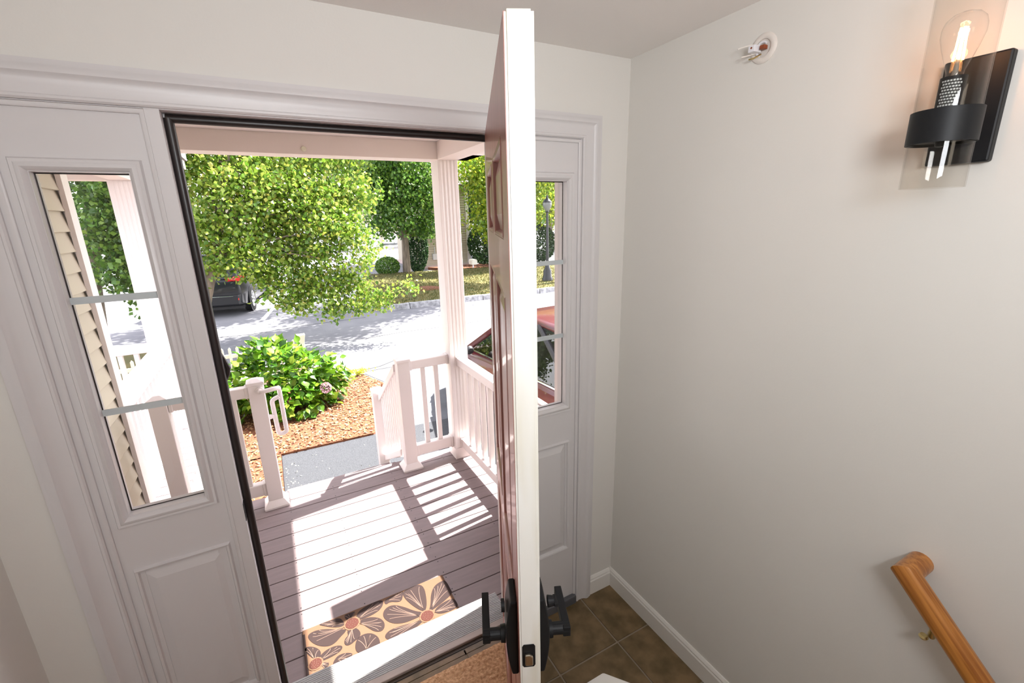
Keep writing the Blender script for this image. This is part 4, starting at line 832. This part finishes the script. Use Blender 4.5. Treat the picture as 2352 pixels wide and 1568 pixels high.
# ------------------------------------------------------------ cars
def car(name, label, loc, yaw, paint, Lc, Wc, Hc, suv):
    c = empty(name, loc, label, 'car', rot=(0, 0, yaw)); hw = Wc / 2; hl = Lc / 2
    belt = 1.02 if suv else 0.93; hood = 0.98 if suv else 0.79; bf = 1.01 if suv else 0.81; nose = 0.80 if suv else 0.62
    stn = [(-hl, 0.42, belt - 0.12, 0.80), (-hl + 0.06, 0.30, belt - 0.04, 0.90), (-hl + 0.25, 0.24, belt, 0.96), (-hl + 0.8, 0.22, belt, 1.0), (0, 0.20, (belt + bf) / 2 + 0.01, 1.0), (hl - 1.30, 0.20, bf + 0.01, 0.99), (hl - 0.9, 0.20, hood, 0.985), (hl - 0.6, 0.22, (hood + nose) / 2 + 0.03, 0.96), (hl - 0.22, 0.24, nose + 0.02, 0.90), (hl - 0.05, 0.28, nose - 0.08, 0.80), (hl, 0.36, nose - 0.18, 0.68)]
    V = []; sec = 12
    for (y, zb, zt_, wf) in stn:
        w = hw * wf; h = zt_ - zb
        pts = [(0, zb), (w * 0.85, zb), (w * 0.98, zb + 0.06), (w, zb + h * 0.35), (w * 1.0, zb + h * 0.62), (w * 0.965, zt_ - 0.05), (w * 0.90, zt_ - 0.008), (0, zt_ + 0.02)]
        full = pts + [(-a, b) for a, b in pts[-2:0:-1]]
        V += [(a, y, b) for a, b in full]
    sec = len(full)
    F_ = [(i * sec + k, i * sec + (k + 1) % sec, (i + 1) * sec + (k + 1) % sec, (i + 1) * sec + k) for i in range(len(stn) - 1) for k in range(sec)] + [tuple(range(sec)), tuple(range((len(stn) - 1) * sec, len(stn) * sec))[::-1]]
    obj('body', MB().add(V, F_), paint, c, smooth=True)
    # cabin: glass between belt and roof
    rt = Hc; ya, yb = (-hl + 0.10, hl - 1.25) if suv else (-hl + 0.55, hl - 0.85); ra, rb_ = (ya + 0.35, yb - 0.85) if suv else (ya + 0.75, yb - 0.85)
    wb, wt = hw * 0.90, hw * 0.70
    m = MB(); bt = belt - 0.01
    m.add([(-wb, ya, bt), (wb, ya, bt), (wb, yb, bf - 0.02), (-wb, yb, bf - 0.02), (-wt, ra, rt - 0.05), (wt, ra, rt - 0.05), (wt, rb_, rt - 0.05), (-wt, rb_, rt - 0.05)], [(0, 1, 5, 4), (1, 2, 6, 5), (2, 3, 7, 6), (3, 0, 4, 7)])
    obj('cabin_glass', m, carglass, c)
    roof = MB(); NS = 7; V = []
    for i in range(NS):
        t = i / (NS - 1); y = ra - 0.06 + (rb_ + 0.10 - ra + 0.06) * t; z = rt - 0.055 + 0.05 * math.sin(PI * (0.12 + 0.8 * t)); w = wt * 1.02
        V += [(-w, y, z - 0.02), (-w * 0.85, y, z + 0.008), (0, y, z + 0.022), (w * 0.85, y, z + 0.008), (w, y, z - 0.02)]
    roof.add(V, [(i * 5 + k, i * 5 + k + 1, i * 5 + 6 + k, i * 5 + 5 + k) for i in range(NS - 1) for k in range(4)]); ro_ = obj('roof', roof, paint, c, smooth=True)
    sm = ro_.modifiers.new('thick', 'SOLIDIFY'); sm.thickness = 0.03
    for s in (-1, 1):
        for (y0, y1, rr) in ((ya, ra, 0.045), (yb, rb_, 0.035), (0.25, 0.15, 0.03), (ya + (0.95 if suv else 0.5), ra + 0.62, 0.028)):
            obj('pillar', MB().tube([(s * wb, y0, bt + (bf - bt) * (y0 - ya) / (yb - ya)), (s * wt, y1, rt - 0.05)], rr, 8), plast if rr < 0.035 else paint, c, smooth=True)
        obj('belt_strip', MB().tube([(s * (wb + 0.012), ya + 0.1, bt + 0.012), (s * (wb + 0.012), yb - 0.1, bf)], 0.010, 8), chrome, c, smooth=True)
        mi = MB().lathe([(0.0001, -0.05), (0.035, -0.045), (0.055, 0), (0.035, 0.04), (0.0001, 0.045)], 12, (s * (hw + 0.05), yb - 0.35, bf + 0.07), axis=1); obj('mirror', mi, plast, c, smooth=True)
        for y in (-hl + 0.85, hl - 0.88):
            rw = 0.345 if suv else 0.315
            obj('wheel_arch', MB().lathe([(0.0001, -0.006), (rw + 0.055, -0.006), (rw + 0.055, 0.006), (0.0001, 0.006)], 28, (s * (hw * 0.995), y, rw), axis=0), plast, c)
            wh = obj('wheel', MB().lathe([(rw * 0.62, -0.10), (rw * 0.9, -0.11), (rw, -0.09), (rw, 0.09), (rw * 0.9, 0.11), (rw * 0.62, 0.10)], 28, (s * (hw - 0.09), y, rw), axis=0), tire, c, smooth=True)
            rm_ = MB().lathe([(0.0001, s * 0.085), (rw * 0.16, s * 0.088), (rw * 0.18, s * 0.07)], 16, (s * (hw - 0.09), y, rw), axis=0).lathe([(rw * 0.66, s * 0.05), (rw * 0.66, s * 0.103), (rw * 0.58, s * 0.10), (rw * 0.56, s * 0.05)], 28, (s * (hw - 0.09), y, rw), axis=0)
            for k in range(7):
                a = 2 * PI * k / 7; xx = s * (hw - 0.09 + 0.085)
                rm_.tube([(xx, y + 0.03 * math.cos(a), rw + 0.03 * math.sin(a)), (xx + s * 0.004, y + rw * 0.6 * math.cos(a), rw + rw * 0.6 * math.sin(a))], 0.022, 6)
            obj('rim', rm_, rim, wh)
        tb = belt - 0.10
        tl = obj('tail_light', MB().add([(s * hw * 0.55, -hl + 0.055, tb + 0.02), (s * hw * 0.93, -hl + 0.10, tb + 0.0), (s * hw * 0.97, -hl + 0.34, tb + 0.05), (s * hw * 0.97, -hl + 0.34, tb + 0.15), (s * hw * 0.92, -hl + 0.05, tb + 0.17), (s * hw * 0.55, -hl + 0.0, tb + 0.12), (s * hw * 0.8, -hl - 0.03, tb + 0.06)], [(0, 1, 6), (1, 4, 6), (4, 5, 6), (5, 0, 6), (1, 2, 3, 4)]), tail, c)
        obj('head_light', MB().add([(s * hw * 0.50, hl - 0.02, nose - 0.14), (s * hw * 0.84, hl - 0.12, nose - 0.10), (s * hw * 0.93, hl - 0.42, nose + 0.01), (s * hw * 0.84, hl - 0.38, nose + 0.05), (s * hw * 0.5, hl - 0.1, nose - 0.03)], [(0, 1, 2, 3, 4)]), headl, c)
        obj('reflector', B(s * hw * 0.72 - 0.10, s * hw * 0.72 + 0.10, -hl - 0.045, -hl + 0.03, 0.44, 0.50), tail, c, bev=0.01)
        for y in (-0.15, 0.45):
            sx = s * 0.38; se = MB().box(sx - 0.24, sx + 0.24, y - 0.5, y, 0.55, 0.72).add([(sx - 0.23, y - 0.5, 0.7), (sx + 0.23, y - 0.5, 0.7), (sx + 0.23, y - 0.36, 0.7), (sx - 0.23, y - 0.36, 0.7), (sx - 0.2, y - 0.68, belt + 0.28), (sx + 0.2, y - 0.68, belt + 0.28), (sx + 0.2, y - 0.58, belt + 0.28), (sx - 0.2, y - 0.58, belt + 0.28)], [(0, 1, 5, 4), (1, 2, 6, 5), (2, 3, 7, 6), (3, 0, 4, 7), (4, 5, 6, 7)])
            obj('seat', se, seatm, c, bev=0.03)
    obj('rear_bumper', MB().add([(-hw * 0.93, -hl + 0.2, 0.30), (-hw * 0.8, -hl - 0.04, 0.32), (hw * 0.8, -hl - 0.04, 0.32), (hw * 0.93, -hl + 0.2, 0.30), (-hw * 0.97, -hl + 0.2, 0.60), (-hw * 0.82, -hl - 0.06, 0.58), (hw * 0.82, -hl - 0.06, 0.58), (hw * 0.97, -hl + 0.2, 0.60)], [(0, 1, 5, 4), (1, 2, 6, 5), (2, 3, 7, 6), (4, 5, 6, 7), (3, 2, 1, 0)]), plast if suv else paint, c, bev=0.02)
    obj('bumper_trim', MB().tube([(-hw * 0.7, -hl - 0.065, 0.56), (hw * 0.7, -hl - 0.065, 0.56)], 0.012, 8), chrome, c, smooth=True)
    obj('grille', B(-hw * 0.45, hw * 0.45, hl - 0.04, hl + 0.012, 0.40, nose - 0.18), plast, c, bev=0.01)
    obj('steering_wheel', MB().tube([(-0.38 + 0.17 * math.cos(a), 0.55 + 0.07 * math.sin(a), belt + 0.02 + 0.16 * math.sin(a)) for a in [k * PI / 8 for k in range(17)]], 0.014, 6), plast, c)
    obj('underbody', B(-hw * 0.85, hw * 0.85, -hl + 0.3, hl - 0.3, 0.16, 0.45), plast, c)
    return c
car('dark_car', 'black car parked nose in, its red tail light showing through the tree leaves', (-1.06, 15.1, G), -0.16, carblack, 4.5, 1.84, 1.66, True)
car('maroon_car', 'maroon red car on the driveway right beside the porch railing', (3.10, 2.47, G + 0.006), 0.0, carred, 4.2, 1.80, 1.40, False)

# ------------------------------------------------------------ street furniture
lp_ = empty('street_lamp', (9.25, 12.69, G + 0.1), 'black street lamp post on the lawn, in the right sidelight', 'lamp post')
LX, LY = 9.25, 12.69
obj('lamp_base', MB().lathe([(0.20, G + 0.1), (0.20, G + 0.22), (0.16, G + 0.28), (0.15, G + 0.50), (0.09, G + 0.62), (0.055, G + 0.85)], 20, (LX, LY, 0)), lampm, lp_, smooth=True)
obj('lamp_pole', MB().tube([(LX, LY, G + 0.8), (LX, LY, 2.0)], [0.055, 0.04], 14), lampm, lp_, smooth=True)
obj('lamp_lens', MB().lathe([(0.06, 2.02), (0.09, 2.06), (0.155, 2.18), (0.165, 2.28), (0.15, 2.33)], 18, (LX, LY, 0)), frost, lp_, smooth=True)
obj('lamp_cap', MB().lathe([(0.175, 2.32), (0.17, 2.34), (0.09, 2.42), (0.05, 2.46), (0.03, 2.50), (0.035, 2.54), (0.0001, 2.60)], 18, (LX, LY, 0)), lampm, lp_, smooth=True)
obj('lamp_collar', MB().lathe([(0.045, 1.96), (0.075, 1.99), (0.065, 2.03)], 14, (LX, LY, 0)), lampm, lp_, smooth=True)
mbx = empty('mailbox', (8.9, 18.8, G + 0.1), 'small cream mailbox on a white post at the back of the lawn', 'mailbox')
obj('post', B(8.87, 8.93, 18.77, 18.83, G, -0.30), pvc, mbx); obj('box', MB().extr([(8.77, -0.30), (9.04, -0.30), (9.04, -0.12), (9.0, -0.06), (8.81, -0.06), (8.77, -0.12)], 1, 18.6, 19.0), boxwhite, mbx)
slab('mulch_bed', [(8.2, 18.7), (11.5, 18.3), (12.5, 20.5), (7.2, 20.6)], G, G + 0.13, mulchm, kind='structure')
# far buildings
gb_ = empty('garage_building', (4.2, 41, G), 'cream building with white garage doors far behind the tree', 'building')
obj('wall', B(-3, 9.5, 40.05, 47, G, 3.2), siding, gb_); obj('roof', MB().extr([(39.4, 3.1), (47.6, 3.1), (43.5, 6.0)], 0, -3.4, 9.9), roofm, gb_)
for (xa, xb) in ((-1.2, 1.5), (1.95, 3.35), (3.5, 6.7), (7.0, 9.2)):
    gd = obj('garage_door', B(xa, xb, 39.98, 40.06, G, 1.6), garm, gb_)
    for k in range(4): obj('door_panel', B(xa + 0.04, xb - 0.04, 39.955, 39.985, G + 0.03 + 0.55 * k, G + 0.53 + 0.55 * k), garm, gd)
obj('trim_board', MB().box(3.35, 3.5, 39.9, 40.05, G, 1.8).box(1.5, 1.95, 39.93, 40.05, G, 1.8).box(6.7, 7.0, 39.93, 40.05, G, 1.8), pvc, gb_)
hh = empty('neighbour_house', (8.6, 22, G), 'cream clapboard house corner beyond the lawn, beside the arborvitae', 'building')
obj('wall', B(7.15, 9.62, 21.04, 26, -0.45, 3.6), siding, hh)
for k in range(34): z = -0.42 + k * 0.118; obj('siding_board', MB().extr([(21.04, z), (21.0, z), (21.0, z + 0.01), (21.03, z + 0.12), (21.04, z + 0.12)], 0, 7.15, 9.58), siding, hh)
obj('corner_board', MB().box(9.56, 9.72, 20.97, 21.1, -0.6, 3.6), pvc, hh); obj('foundation', B(7.05, 9.7, 20.9, 26, G, -0.42), found, hh)
obj('meter_box', MB().box(7.62, 7.82, 20.88, 21.0, -0.15, 0.15).tube([(7.72, 20.9, 0.15), (7.72, 20.9, 0.5)], 0.02, 8), alum, hh)
obj('roof', MB().extr([(20.5, 3.5), (26.5, 3.5), (23.5, 5.6)], 0, 6.8, 10.0), roofm, hh)
